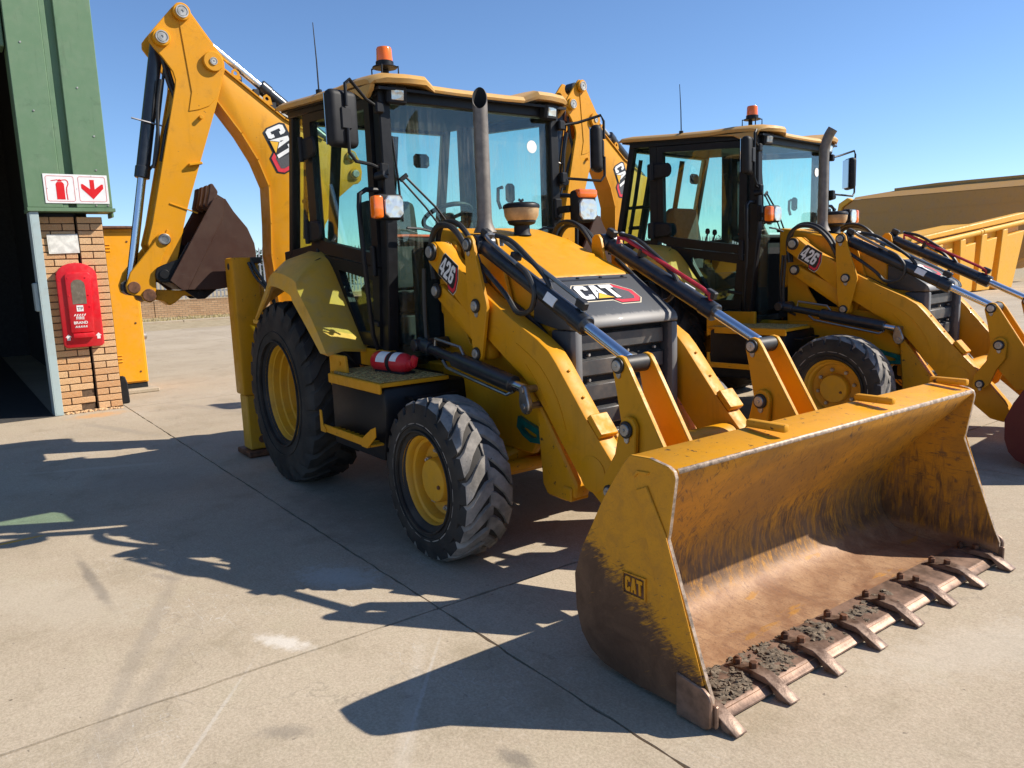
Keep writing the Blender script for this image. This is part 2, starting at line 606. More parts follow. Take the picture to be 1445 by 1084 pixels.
GC = [(.2, 0), (.85, 0), (1, .15), (1, .42), (.66, .42), (.66, .3), (.36, .3), (.36, .95), (.66, .95), (.66, .83), (1, .83), (1, 1.1), (.85, 1.25), (.2, 1.25), (0, 1.05), (0, .2)]
GT = [(0, 1.25), (1.05, 1.25), (1.05, .95), (.72, .95), (.80, 0), (.42, 0), (.36, .95), (0, .95)]
G4 = [(.42, 0), (.66, 0), (.66, .22), (.78, .22), (.78, .42), (.66, .42), (.66, 1.1), (.40, 1.1), (0, .42), (0, .22), (.42, .22)]
G2 = [(0, 0), (.7, 0), (.7, .22), (.34, .22), (.66, .58), (.70, .72), (.70, .92), (.56, 1.1), (.14, 1.1), (0, .94), (0, .74), (.24, .74), (.24, .86), (.32, .9), (.40, .9), (.46, .84), (.46, .70), (0, .22)]
G6 = [(.14, 0), (.56, 0), (.7, .16), (.7, .52), (.58, .66), (.26, .66), (.26, .82), (.34, .9), (.44, .86), (.46, .78), (.7, .78), (.7, .94), (.56, 1.1), (.14, 1.1), (0, .94), (0, .16)]
LOGO_MATS = ['cream', 'blackprint', 'redprint', 'greyprint', 'white', 'triprint']
def logo(mb, o, U, V, N, outline=0):
    sh = lambda P, dx: [(x+dx, y) for x, y in P]
    out = [(-.17, .18), (.12, -.17), (2.25, -.17), (2.7, -.55), (4.3, -.55), (4.75, -.1), (4.65, .7), (3.4, 1.43), (.12, 1.43), (-.17, 1.14)]
    flat(mb, out, o, U, V, N, 0, outline)
    blk = [(-.10, .2), (.14, -.10), (2.28, -.10), (2.73, -.48), (4.28, -.48), (4.68, -.08), (4.58, .67), (3.38, 1.36), (.14, 1.36), (-.10, 1.12)]
    flat(mb, blk, o, U, V, N, .0014, 1)
    flat(mb, [(3.2, 1.28), (3.36, 1.28), (4.5, .65), (4.6, -.06), (4.25, -.42), (2.76, -.42), (2.38, -.09), (3.2, -.09)], o, U, V, N, .0028, 2)
    flat(mb, [(3.1, 1.02), (3.28, 1.02), (4.16, .52), (4.22, .06), (4.05, -.16), (2.95, -.16), (2.78, -.06), (3.1, -.06)], o, U, V, N, .0042, 3)
    flat(mb, GC, o, U, V, N, .0056, 4)
    flat(mb, [(1.08, 0), (1.36, 1.25), (1.82, 1.25), (2.22, 0)], o, U, V, N, .0056, 4)
    flat(mb, [(1.53, .62), (1.60, .86), (1.68, .62)], o, U, V, N, .0070, 1)
    flat(mb, [(1.06, -.04), (1.60, .56), (2.62, -.04)], o, U, V, N, .0070, 1)
    flat(mb, [(1.16, 0), (1.60, .48), (2.48, 0)], o, U, V, N, .0084, 5)
    flat(mb, [(x*1.0+2.12+.12*(1.25-y), y) for x, y in GT], o, U, V, N, .0056, 4)
def badge426(mb, o, U, V, N):
    sl = lambda P, dx: [(x+dx+y*.12, y) for x, y in P]
    out = [(-.16, .1), (-.02, -.16), (1.65, -.16), (2.0, -.42), (2.9, -.42), (3.15, -.1), (3.05, .55), (2.55, 1.25), (.25, 1.25), (.02, 1.02)]
    flat(mb, [(x*1.03-.04, y*1.05-.02) for x, y in out], o, U, V, N, 0, 0)
    flat(mb, out, o, U, V, N, .0014, 1)
    flat(mb, [(2.45, 1.15), (2.60, 1.05), (2.98, .5), (3.06, -.08), (2.85, -.34), (2.05, -.34), (1.8, -.14), (2.45, -.1)], o, U, V, N, .0028, 2)
    flat(mb, [(2.3, 1.0), (2.5, .95), (2.76, .45), (2.8, 0), (2.65, -.14), (1.9, -.14), (2.3, -.02)], o, U, V, N, .0042, 1)
    flat(mb, sl(G4, 0), o, U, V, N, .0056, 4)
    flat(mb, sl([(.2, .42), (.42, .42), (.42, .78)], 0), o, U, V, N, .0070, 1)
    flat(mb, sl(G2, .86), o, U, V, N, .0056, 4)
    flat(mb, sl(G6, 1.66), o, U, V, N, .0056, 4)
    flat(mb, sl([(.27, .2), (.44, .2), (.44, .46), (.27, .46)], 1.66), o, U, V, N, .0070, 1)

# ================================================================== the backhoe loader
def lug_tyre(Ro, Ri, w, y_out, cx, cz, nl, lug_h, lug_w, sweep, sidewall):
    """tyre whose outer side lies at y=y_out (negative side), width w; carcass + moulded lugs"""
    mb = MB()
    yc = y_out + w/2
    Rc = Ro-lug_h
    prof = [(Ri, -.36*w), (Ri+.012, -.42*w), (Ri+.05, -.475*w), (Ri+.45*(Rc-Ri), -.5*w), (Ri+.72*(Rc-Ri), -.49*w), (Rc-.05, -.455*w), (Rc-.018, -.40*w), (Rc-.004, -.30*w), (Rc, 0),
            (Rc-.004, .30*w), (Rc-.018, .40*w), (Rc-.05, .455*w), (Ri+.72*(Rc-Ri), .49*w), (Ri+.45*(Rc-Ri), .5*w), (Ri+.05, .475*w), (Ri+.012, .42*w), (Ri, .36*w)]
    mb.lathe(prof, (cx, yc, cz), (0, 1, 0), 72)
    # rings moulded on the sidewall
    for rr_ in (Ri+.035, Ri+.35*(Rc-Ri)):
        mb.lathe([(rr_-.006, -.47*w), (rr_-.004, -.508*w), (rr_+.004, -.508*w), (rr_+.006, -.47*w)], (cx, yc, cz), (0, 1, 0), 72)
    rng = random.Random(3)
    mb.cur = 1
    for side in (-1, 1):
        for i in range(nl):
            a0 = 2*math.pi*(i+(.5 if side > 0 else 0)+rng.uniform(-.07, .07))/nl
            wj = rng.uniform(.84, 1.08); hj = rng.uniform(-.006, .001)
            st = [(-.03, Ro-.004, Rc-.01), (.10, Ro, Rc-.012), (.24, Ro, Rc-.014), (.36, Ro-.006, Rc-.022), (.445, Ro-.022, Rc-.04), (.492, Rc-.055, Rc-.085), (.494, Rc-.105, Rc-.115)]
            V = []; F = []
            for k, (t, rt_, rb) in enumerate(st):
                s = t/.5
                ang = a0 + sweep*(1-s)*(1 if True else 0)
                hw = lug_w*wj*(.80+.35*min(1, max(0, s))+rng.uniform(-.09, .09))
                if k >= 5:
                    hw *= .82
                y = yc+side*t*w*1.005
                bend = .35*lug_w if k in (1, 2) else 0
                for dr, ww in ((rb, 1.12), (rt_+hj, .86), (rt_+hj, -.86), (rb, -1.12)):
                    aa = ang+(ww*hw+bend)/Ro
                    V.append((cx+math.cos(aa)*dr, y, cz+math.sin(aa)*dr))
            for k in range(len(st)-1):
                for q in range(3):
                    F.append((k*4+q, k*4+q+1, k*4+q+5, k*4+q+4))
            F.append((0, 1, 2, 3)); e = (len(st)-1)*4
            F.append((e+3, e+2, e+1, e))
            o_ = len(mb.f)
            mb.raw(V, F)
            for q in range(12, 18):
                mb.mi[o_+q] = 0
    return mb

def build_machine(root):
    P = {}
    def L(name, mb, mats, parent=root, **k):
        o = link(name, mb, mats, parent, **k)
        return o
    # ---------------------------------------------------------------- chassis
    mb = MB()
    for s in (-1, 1):
        mb.prism([(-1.15, .60), (2.62, .60), (2.66, .70), (2.60, .95), (1.0, .98), (.55, .84), (-1.15, .84)], 1, s*.30, s*.40, .01)
    mb.box((-1.0, -.29, .55), (-.2, .29, .85), .01)
    mb.box((1.0, -.29, .62), (1.3, .29, .9), .01)
    mb.box((2.52, -.46, .52), (2.72, .46, .64), .012)
    for s in (-1, 1):   # loader towers
        mb.prism([(1.46, .98), (1.45, 1.60), (1.52, 1.70), (1.60, 1.79), (1.67, 1.74), (1.66, 1.30), (1.76, 1.14), (2.34, 1.08), (2.44, 1.0), (2.44, .80), (1.60, .72), (1.46, .72)], 1, s*.405, s*.435, .006)
        mb.prism([(1.50, .55), (1.50, .98), (2.4, .98), (2.58, .75), (2.45, .55)], 1, s*.437, s*.49, .012)
        mb.cyl((1.575, s*.40, 1.722), (1.575, s*.57, 1.722), .058)
    L('chassis', mb, 'yellow')
    mb = MB()
    mb.box((.2, -.38, .50), (1.0, .38, .99), .02)
    mb.box((1.3, -.25, .45), (2.5, .25, 1.28), .03)
    mb.box((1.32, -.36, 1.0), (1.42, .36, 1.86), .01)
    mb.cyl((.2, 0, .6), (2.2, 0, .5), .06)
    L('engine_block', mb, 'dark')
    # rear frame, axle
    mb = MB()
    mb.box((-1.26, -.805, .52), (-1.12, .805, .66), .01)
    mb.box((-1.26, -.805, 1.02), (-1.12, .805, 1.14), .01)
    for y in (-.7, -.45, .45, .7):
        mb.box((-1.24, y-.05, .661), (-1.14, y+.05, 1.019), .006)
    L('rear_frame', mb, 'yellow')
    mb = MB()
    mb.cyl((0, -.62, .70), (0, .62, .70), .14)
    mb.lathe([(0, -.25), (.2, -.22), (.25, 0), (.2, .22), (0, .25)], (0, 0, .68), (1, 0, 0), 20)
    L('rear_axle', mb, 'yellow')
    mb = MB()
    mb.prism([(-.66, .40), (.66, .40), (.66, .52), (.25, .60), (-.25, .60), (-.66, .52)], 0, 2.10, 2.30, .02)
    mb.cyl((2.34, -.6, .47), (2.34, .6, .47), .035)
    mb.prism([(1.9, .62), (2.5, .62), (2.38, .78), (2.0, .78)], 1, -.2, .2, .02)
    L('front_axle', mb, 'yellow_worn')
    # ---------------------------------------------------------------- wheels
    def rear_rim(mb):
        y0 = -1.05
        pr = [(.384, 0), (.386, .012), (.374, .02), (.362, .05), (.352, .055), (.345, .10), (.330, .108), (.322, .16), (.308, .168), (.300, .215), (.285, .225), (.275, .262), (.20, .272), (.165, .262), (.158, .215), (.14, .205), (.085, .200), (.08, .170), (0, .166)]
        mb.lathe([(r, h) for r, h in pr], (0, y0, .70), (0, 1, 0), 64)
        mb.lathe([(.385, .012), (.36, .30), (.384, .40)], (0, y0, .70), (0, 1, 0), 48)
        for i in range(10):
            a = 2*math.pi*i/10
            c = (math.cos(a)*.118, 0, math.sin(a)*.118)
            mb.cyl((c[0], y0+.204, .70+c[2]), (c[0], y0+.182, .70+c[2]), .014, 6)
    def rear_set(sgn):
        mb = MB(); rear_rim(mb)
        ty = lug_tyre(.712, .375, .43, -1.09, 0, .70, 24, .028, .060, .28, 0)
        if sgn > 0:
            mb = mb.mirrored(); ty = ty.mirrored()
        w = L('rear_wheel', mb, 'rim')
        L('tyre', ty, ['rubber', 'rubber'], w)
    rear_set(-1); rear_set(1)
    def front_rim(mb):
        c = (2.2, -1.058, .445)
        pr = [(.262, 0), (.264, .010), (.252, .018), (.242, .03), (.238, .055), (.222, .062), (.214, .085), (.212, .118), (.19, .125), (.135, .125), (.128, .122)]
        mb.lathe(pr+[(.128, .105)], c, (0, 1, 0), 56)
        mb.lathe([(.128, .123), (.126, .06), (.118, .048), (.06, .044), (0, .044)], c, (0, 1, 0), 40)
        mb.lathe([(.262, .010), (.24, .2), (.262, .30)], c, (0, 1, 0), 40)
    def front_set(sgn):
        mb = MB(); front_rim(mb)
        ty = lug_tyre(.462, .252, .33, -1.085, 2.2, .450, 21, .018, .054, .38, 0)
        bo = MB()
        for i in range(8):
            a = 2*math.pi*(i+.3)/8
            x, z = 2.2+math.cos(a)*.165, .445+math.sin(a)*.165
            bo.cyl((x, -.936, z), (x, -.962, z), .017, 6)
            bo.cyl((x, -.955, z), (x, -.972, z), .009, 8)
        pl = MB(); pl.cyl((2.27, -1.008, .42), (2.27, -1.022, .42), .012, 8)
        if sgn > 0:
            mb = mb.mirrored(); ty = ty.mirrored(); bo = bo.mirrored(); pl = pl.mirrored()
            for q in (mb, ty, bo, pl):
                q.moved(Matrix.Translation((.02, .05, 0)))
        w = L('front_wheel', mb, 'rim')
        L('tyre', ty, ['rubber', 'tread'], w)
        L('wheel_nut', bo, 'pin', w, split='touch')
        L('drain_plug', pl, 'rust', w)
    front_set(-1); front_set(1)
    # ---------------------------------------------------------------- bonnet and nose
    mb = MB()
    mb.prism([(1.33, 1.305), (1.33, 1.885), (1.50, 1.862), (1.8, 1.785), (2.385, 1.548), (2.385, 1.305)], 1, -.385, .385, .03, 3)
    hood = L('bonnet', mb, 'yellow')
    mb = MB()
    mb.prism([(1.92, .86), (1.92, 1.30), (2.60, 1.30), (2.62, 1.25), (2.62, .84), (2.0, .84)], 1, -.372, .372, .012)
    for s in (-1, 1):
        mb.box((1.93, min(s*.373, s*.379), 1.0), (2.60, max(s*.373, s*.379), 1.28), .004)
        for x in (2.0, 2.50):
            mb.cyl((x, s*.378, 1.255), (x, s*.387, 1.255), .010, 8)
    L('engine_side_panel', mb, 'yellow')
    mb = MB()
    mb.prism([(2.390, 1.30), (2.390, 1.544), (2.66, 1.365), (2.706, 1.334), (2.732, 1.312), (2.745, 1.284), (2.746, 1.262), (2.60, 1.262)], 1, -.405, .405, .008, 2)
    nose = L('nose_panel', mb, 'nose', ang=50)
    sl = (Vector((2.66, 0, 1.365))-Vector((2.39, 0, 1.544))).normalized()
    nn = Vector((-sl.z, 0, sl.x)).normalized()
    if nn.z < 0:
        nn = -nn
    mb = MB(); c = Vector((2.545, 0, 1.544-(2.545-2.39)*(.179/.27)))
    logo(mb, c-Vector((0, .20, 0))-sl*(-.058), Vector((0, 1, 0))*.094, -sl*.105, nn)
    L('logo_decal', mb, LOGO_MATS, nose, ang=5)
    mb = MB()
    q0 = Vector((2.425, 0, 1.544-.035*(.179/.27)))
    mb.obox(q0+nn*.001, (.012, .60, .004), Matrix((sl, Vector((0, 1, 0)), nn)).transposed())
    for k in range(4):
        mb.obox(q0+nn*.004+Vector((0, -.27+.18*k, 0))-sl*.012, (.012, .014, .010), Matrix((sl, Vector((0, 1, 0)), nn)).transposed())
    L('hinge_strip', mb, 'blackprint', nose)
    # grille
    mb = MB(); mb.box((2.60, -.40, .48), (2.655, .40, 1.260))
    gr = L('grille', mb, 'dark')
    for k in range(5):
        z0 = 1.240-k*.142
        mb = MB()
        mb.prism([(2.657, z0), (2.690, z0-.012), (2.690, z0-.100), (2.657, z0-.112)], 1, -.335, .335, .004)
        lv = L('louvre', mb, 'perf', gr)
        mb = MB()
        for y in (-.25, .05, .27):
            mb.cyl((2.668, y, z0-.127), (2.686, y, z0-.127), .009, 6)
        if k < 4:
            L('grille_bolt', mb, 'pin', gr, split='touch')
    mb = MB()
    for s in (-1, 1):
        mb.box((2.54, min(s*.350, s*.404), .48), (2.747, max(s*.350, s*.404), 1.2605), .016, 2)
    L('grille_guard', mb, 'nose')
    mb = MB()
    mb.cyl((2.70, -.33, .52), (2.70, .33, .52), .035)
    mb.tube([(2.72, .22, .62), (2.76, .22, .60), (2.76, .22, .5), (2.72, .22, .46)], .012, 6)
    L('front_crossbar', mb, 'black')
    # exhaust and pre-cleaner
    mb = MB()
    mb.lathe([(.075, 0), (.070, .012), (.052, .05), (.047, .09), (.047, .84)], (1.70, -.24, 1.835), (0, 0, 1), 28)
    n = 28
    top = []
    for k in range(n):
        a = 2*math.pi*k/n
        x, y = math.cos(a)*.047, math.sin(a)*.047
        top.append((1.70+x, -.24+y, 2.665-1.55*(x*.80-y*.6)))
    base = [(1.70+math.cos(2*math.pi*k/n)*.047, -.24+math.sin(2*math.pi*k/n)*.047, 2.585) for k in range(n)]
    mb.v = [v for v in mb.v]
    mb2 = MB()
    mb2.lathe([(.075, 0), (.070, .012), (.052, .05), (.047, .09), (.047, .75)], (1.70, -.24, 1.835), (0, 0, 1), 28)
    inn = [(1.70+(x-1.70)*.9, -.24+(y+.24)*.9, z) for x, y, z in top]
    deep = [(1.70+(x-1.70)*.9, -.24+(y+.24)*.9, 2.45) for x, y, z in top]
    V = base+top+inn+deep; F = []
    for r_ in range(3):
        for k in range(n):
            l = (k+1) % n
            F.append((r_*n+k, r_*n+l, (r_+1)*n+l, (r_+1)*n+k))
    F.append(tuple(range(3*n, 4*n)))
    o_ = len(mb2.f)
    mb2.raw(V, F)
    for q in range(2*n, 3*n+1):
        mb2.mi[o_+q] = 1
    L('exhaust_pipe', mb2, ['exhaust', 'boreblack'])
    pcm = Matrix.Translation((1.67, .08, 1.815)) @ Matrix.Diagonal((.80, .80, .86, 1))
    mb = MB()
    mb.lathe([(.082, 0), (.075, .01), (.068, .02), (.066, .075), (.105, .085), (.118, .10), (.118, .112), (.10, .115)], (0, 0, 0), (0, 0, 1), 32)
    pc = L('air_precleaner', mb.moved(pcm), 'matte')
    mb = MB(); mb.lathe([(.10, .112), (.122, .114), (.142, .15), (.148, .20), (.148, .212), (0, .212)], (0, 0, 0), (0, 0, 1), 40)
    L('dust_bowl', mb.moved(pcm), 'tan', pc)
    mb = MB()
    mb.lathe([(.14, .205), (.154, .207), (.155, .222), (.148, .236), (.12, .248), (0, .252)], (0, 0, 0), (0, 0, 1), 40)
    mb.cyl((0, 0, .251), (0, 0, .27), .008, 8)
    for s in (-1, 1):
        mb.obox((0, s*.014, .269), (.008, .024, .018), Matrix.Rotation(s*.5, 3, 'X'))
    L('lid', mb.moved(pcm), 'black', pc)
    # ---------------------------------------------------------------- loader arms and linkage
    ARM = [(1.50, 1.66), (1.505, 1.745), (1.545, 1.785), (1.60, 1.785), (1.685, 1.717), (1.79, 1.648), (1.926, 1.577), (2.12, 1.456), (2.39, 1.32), (2.60, 1.225), (2.70, 1.165), (2.76, 1.105), (2.99, .835), (3.19, .630), (3.42, .36), (3.45, .28), (3.40, .22), (3.30, .24), (3.09, .415), (2.925, .527), (2.78, .69), (2.674, .82), (2.58, .92), (2.46, 1.01), (2.30, 1.10), (2.125, 1.207), (1.946, 1.33), (1.774, 1.462), (1.58, 1.605)]
    def arm(mb):
        mb.prism(ARM, 1, -.555, -.445, .007, 2)
        mb.prism([(2.995, .845), (3.022, .868), (3.105, .774), (3.082, .750)], 1, -.560, -.440, .005)
        mb.lathe([(0, 0), (.095, 0), (.095, .004), (.088, .007), (0, .007)], (3.03, -.555, .56), (0, -1, 0), 28)
        mb.tube([(2.42, -.556, 1.19), (2.62, -.556, 1.08), (2.76, -.556, .92), (2.83, -.556, .76)], .004, 4, 5)
        mb.tube([(2.50, -.556, 1.08), (2.60, -.556, .98), (2.68, -.556, .86)], .003, 4, 5)
        for k in (0, 2):
            mb.cyl((2.80+.055*k, -.50, 1.062-.064*k), (2.805+.055*k, -.50, 1.068-.064*k), .008, 8)
    arms = sided('loader_arm', arm, 'yellow', root)
    for s, a in zip((-1, 1), arms):
        mb = MB()
        U = Vector((.86, 0, -.505)); V = Vector((.505, 0, .86)); N = Vector((0, -1, 0))
        if s < 0:
            badge426(mb, (1.632, -.5562, 1.598), U*.070, V*.110, N)
        else:
            badge426(mb, (1.85, .5562, 1.47), -Vector((.86, 0, -.505))*.070, V*.110, -N)
        L('number_decal', mb, LOGO_MATS, a, ang=5)
    def gus(mb):
        mb.prism([(2.56, .90), (2.60, .42), (2.64, .365), (2.80, .36), (2.88, .40), (2.89, .47), (2.66, .78)], 1, -.545, -.44, .012)
        mb.box((2.79, -.56, .372), (2.86, -.43, .45), .008)
    sided('arm_gusset', gus, 'yellow_worn', root)
    mb = MB(); mb.cyl((3.08, -.443, .60), (3.08, .443, .60), .085, 28, .006)
    L('arm_cross_tube', mb, 'yellow')
    BELL = [(2.0, 1.72), (2.005, 1.775), (2.03, 1.80), (2.065, 1.80), (2.088, 1.77), (2.106, 1.69), (2.198, 1.42), (2.204, 1.385), (2.137, 1.10), (2.115, 1.07), (2.07, 1.065), (2.05, 1.09), (2.024, 1.25), (2.003, 1.58)]
    def bell(mb):
        mb.prism(BELL, 1, -.600, -.575, .004)
        mb.prism(BELL, 1, -.425, -.400, .004)
    bc = sided('bell_crank', bell, 'yellow', root)
    def pinhead(mb, x, y, z, r, sg=-1):
        """dark greasy ring with a bright pin face and a small keeper tab; sg is the way it faces along y"""
        mb.cur = 1
        mb.cyl((x, y, z), (x, y+sg*.014, z), r*1.22, 24, .003)
        mb.cur = 0
        mb.cyl((x, y+sg*.010, z), (x, y+sg*.022, z), r*.86, 24, .003)
        mb.cyl((x, y+sg*.020, z), (x, y+sg*.027, z), r*.24, 10, .001)
        mb.prism([(x-r*.5, z-r*.9), (x+r*.6, z-r*.8), (x+r*.45, z-r*1.75), (x+r*.1, z-r*2.0), (x-r*.35, z-r*1.7)], 1, y, y+sg*.008, .002)
    def bellpins(mb):
        for x, z, r in ((2.043, 1.748, .034), (2.10, 1.394, .034), (2.088, 1.113, .032)):
            pinhead(mb, x, -.600, z, r)
        mb.cur = 1
        mb.cyl((1.575, -.556, 1.722), (1.575, -.585, 1.722), .056, 20)
        mb.cyl((1.587, -.546, 1.477), (1.587, -.568, 1.477), .048, 20)
        mb.cur = 0
        mb.cyl((1.575, -.584, 1.722), (1.575, -.600, 1.722), .036, 20)
        mb.cyl((1.587, -.566, 1.477), (1.587, -.580, 1.477), .032, 20)
    sided('linkage_pin', bellpins, ['pin', 'pinring'], root, split='touch')
    def par(mb):
        mb.prism([(1.535, 1.465), (1.55, 1.51), (1.60, 1.525), (1.98, 1.325), (2.13, 1.15), (2.13, 1.08), (2.08, 1.06), (2.0, 1.14), (1.575, 1.415)], 1, -.545, -.462, .02, 2)
    sided('parallel_link', par, 'yellow', root)
    # tilt cylinders
    def tilt(mb):
        p0 = Vector((2.043, -.50, 1.748)); p1 = Vector((3.278, -.50, 1.140))
        d = (p1-p0).normalized()
        mb.cyl(p0-d*.02, p0+d*.93, .048, 24)
        mb.cyl(p0+d*.90, p0+d*1.01, .054, 24, .008)
        mb.cyl((2.043, -.565, 1.748), (2.043, -.435, 1.748), .056, 20, .006)
    tc = sided('tilt_cylinder', tilt, 'cyl', root)
    for s, o in zip((-1, 1), tc):
        p0 = Vector((2.043, s*.50, 1.748)); p1 = Vector((3.278, s*.50, 1.140)); d = (p1-p0).normalized()
        un = Vector((-d.z, 0, d.x)); un = un if un.z > 0 else -un
        mb = MB(); mb.cyl(p0+d*1.0, p1-d*.04, .029, 24)
        L('piston_rod', mb, 'chrome', o)
        mb = MB()
        yo = Vector((0, -s*.018, 0))
        mr = MB()
        mr.tube([p0+d*.14+un*.052+yo*2, p0+d*.12+un*.085+yo*2, p0+d*.17+un*.098+yo, p0+d*.86+un*.092+yo, p0+d*.93+un*.085+yo, p0+d*.95+un*.04], .013, 8)
        L('hydraulic_pipe', mr, 'redpipe' if s > 0 else 'pipe', o)
        yo2 = Vector((0, s*.035, 0))
        mb.tube([p0+d*.10+un*.10-yo2*.2, p0+d*.085+un*.098+yo2, p0+d*.12+un*.082+yo2*1.5, p0+d*.42+un*.066+yo2*1.4], .0125, 8, 4)
        L('hydraulic_pipe', mb, 'pipe', o)
        mb = MB()
        mb.obox(p0+d*.93+un*.085, (.07, .04, .045), Matrix((d, Vector((0, 1, 0)), un)).transposed(), .006)
        mb.obox(p0+d*.33+un*.075, (.03, .07, .05), Matrix((d, Vector((0, 1, 0)), un)).transposed(), .005)
        mb.obox(p0+d*.02+un*.075, (.07, .05, .05), Matrix((d, Vector((0, 1, 0)), un)).transposed(), .008)
        # hose that loops from the pipe end back to the frame
        a = p0+d*.42+un*.066+yo2*1.4
        mb.tube([a, a+d*.10-un*.01, a+d*.19-un*.07, a+d*.20-un*.17, a+d*.10-un*.24, a-d*.04-un*.20, a-d*.34-un*.15], .015, 8, 5)
        b = p0+d*.12+un*.10-yo2*.2
        mb.tube([b-d*.02, b+d*.12+un*.03, b+d*.30+un*.012, b+d*.5-un*.03, b+d*.62-un*.12], .014, 8, 5)
        L('hydraulic_hose', mb, 'hose', o)
        mb = MB(); mb.obox(p0+d*.74+Vector((0, s*.044, 0))+un*.018, (.085, .008, .05), Matrix((d, Vector((0, 1, 0)), un)).transposed() @ Matrix.Rotation(s*.35, 3, 'X'))
        L('warning_label', mb, 'white', o)
    # levers that carry the bucket
    LEV = [(3.228, 1.13), (3.24, 1.168), (3.27, 1.188), (3.305, 1.18), (3.335, 1.14), (3.56, .78), (3.655, .61), (3.60, .50), (3.48, .50), (3.31, .70), (3.262, .73), (3.287, .857), (3.255, 1.02)]
    def lev(mb):
        mb.prism(LEV, 1, -.60, -.572, .004)
        mb.prism(LEV, 1, -.428, -.40, .004)
    sided('bucket_lever', lev, 'yellow', root)
    BL = [(3.305, .86), (3.32, .90), (3.355, .915), (3.39, .905), (3.41, .87), (3.405, .75), (3.39, .72), (3.35, .66), (3.30, .52), (3.22, .46), (3.17, .50), (3.19, .60), (3.27, .72)]
    def blink(mb):
        mb.prism(BL, 1, -.632, -.604, .005)
        mb.prism(BL, 1, -.396, -.368, .005)
    sided('bucket_link', blink, 'yellow', root, split='touch')
    def levp(mb):
        mb.cur = 1
        mb.cyl((3.276, -.571, 1.14), (3.276, -.429, 1.14), .042, 20)
        pinhead(mb, 3.276, -.600, 1.14, .031)
        pinhead(mb, 3.276, -.400, 1.14, .031, 1)
        pinhead(mb, 3.355, -.632, .852, .033)
        pinhead(mb, 3.355, -.368, .852, .033, 1)
        pinhead(mb, 3.235, -.632, .53, .028)
    sided('lever_pin', levp, ['pin', 'pinring'], root, split='touch')
    # lift cylinders
    def lift(mb):
        p0 = Vector((1.50, -.635, 1.135)); p1 = Vector((2.56, -.615, .955)); d = (p1-p0).normalized()
        mb.cyl(p0+d*.10, p0+d*.42, .032, 16)
        mb.cyl(p0+d*.40, p0+d*.98, .050, 24)
        mb.cyl(p0-d*.03, p0+d*.12, .045, 16)
        mb.cyl((1.50, -.70, 1.135), (1.50, -.44, 1.135), .04, 16)
    lc = sided('lift_cylinder', lift, 'cyl', root)
    for s, o in zip((-1, 1), lc):
        mb = MB()
        p0 = Vector((1.50, s*.635, 1.135)); p1 = Vector((2.56, s*.615, .955)); d = (p1-p0).normalized()
        mb.cyl(p0+d*.96, p1, .027, 20)
        L('piston_rod', mb, 'chrome', o)
        mb = MB()
        un = Vector((-d.z, 0, d.x)); un = un if un.z > 0 else -un
        mb.tube([p0+d*.16+un*.03, p0+d*.16+un*.075, p0+d*.44+un*.085, p0+d*.48+un*.05, p0+d*.45+un*.03], .010, 8)
        mb.tube([p0+d*.30-un*.03+Vector((0, s*.03, 0)), p0+d*.36-un*.06+Vector((0, s*.035, 0)), p0+d*.95-un*.066+Vector((0, s*.02, 0)), p0+d*.98-un*.04], .010, 8)
        L('hydraulic_pipe', mb, 'pipe', o)
        mb = MB()
        mb.prism([(2.545, .895), (2.555, .965), (2.575, .985), (2.60, .975), (2.635, .88), (2.63, .845), (2.60, .82), (2.57, .83), (2.55, .86)], 1, s*.615, s*.648, .006)
        mb.cyl((2.582, s*.45, .955), (2.582, s*.658, .955), .02, 12)
        mb.cyl((2.595, s*.45, .865), (2.595, s*.660, .865), .018, 12)
        L('lug_plate', mb, 'steel', o)
    # ---------------------------------------------------------------- loader bucket
    SIDE = [(3.885, .918), (3.98, .923), (4.070, .908), (4.096, .895), (4.104, .870), (4.072, .665), (4.065, .640), (4.236, .180), (4.262, .12), (4.262, .030), (3.90, .018), (3.726, .030), (3.645, .062), (3.592, .118), (3.562, .21), (3.556, .36), (3.605, .487), (3.657, .577), (3.732, .713), (3.803, .817), (3.86, .893)]
    OUT = [(4.095, .900), (3.885, .918), (3.86, .893), (3.803, .817), (3.732, .713), (3.657, .577), (3.605, .487), (3.563, .36), (3.569, .21), (3.598, .122), (3.65, .067), (3.73, .036), (3.90, .024), (4.24, .018)]
    INN = [(4.100, .885), (4.02, .79), (3.95, .72), (3.85, .62), (3.76, .52), (3.68, .42), (3.645, .34), (3.632, .25), (3.645, .17), (3.675, .115), (3.72, .075), (3.78, .052), (3.90, .042), (4.24, .034)]
    mb = MB()
    mb.prism(OUT+INN[::-1], 1, -1.118, 1.118, .004)
    # inner faces get the scratched material
    bk = MB()
    n = len(INN)
    for i, (f) in enumerate(mb.f):
        cx_ = sum(mb.v[k][0] for k in f)/len(f); cz_ = sum(mb.v[k][2] for k in f)/len(f)
        ymin = min(mb.v[k][1] for k in f); ymax = max(mb.v[k][1] for k in f)
        if ymax-ymin > 1:
            di = min((cx_-.5*(INN[j][0]+INN[j+1][0]))**2+(cz_-.5*(INN[j][1]+INN[j+1][1]))**2 for j in range(n-1))
            do = min((cx_-.5*(OUT[j][0]+OUT[j+1][0]))**2+(cz_-.5*(OUT[j][1]+OUT[j+1][1]))**2 for j in range(n-1))
            if di < do:
                mb.mi[i] = 1
        if cz_ > .885 and cx_ > 3.87:
            mb.mi[i] = 2
        if ymax-ymin > 1 and cx_ > 4.09 and cz_ > .88:
            mb.mi[i] = 3
    bucket = L('loader_bucket', mb, ['bk_out', 'bk_in', 'yellow_worn', 'wornlip'])
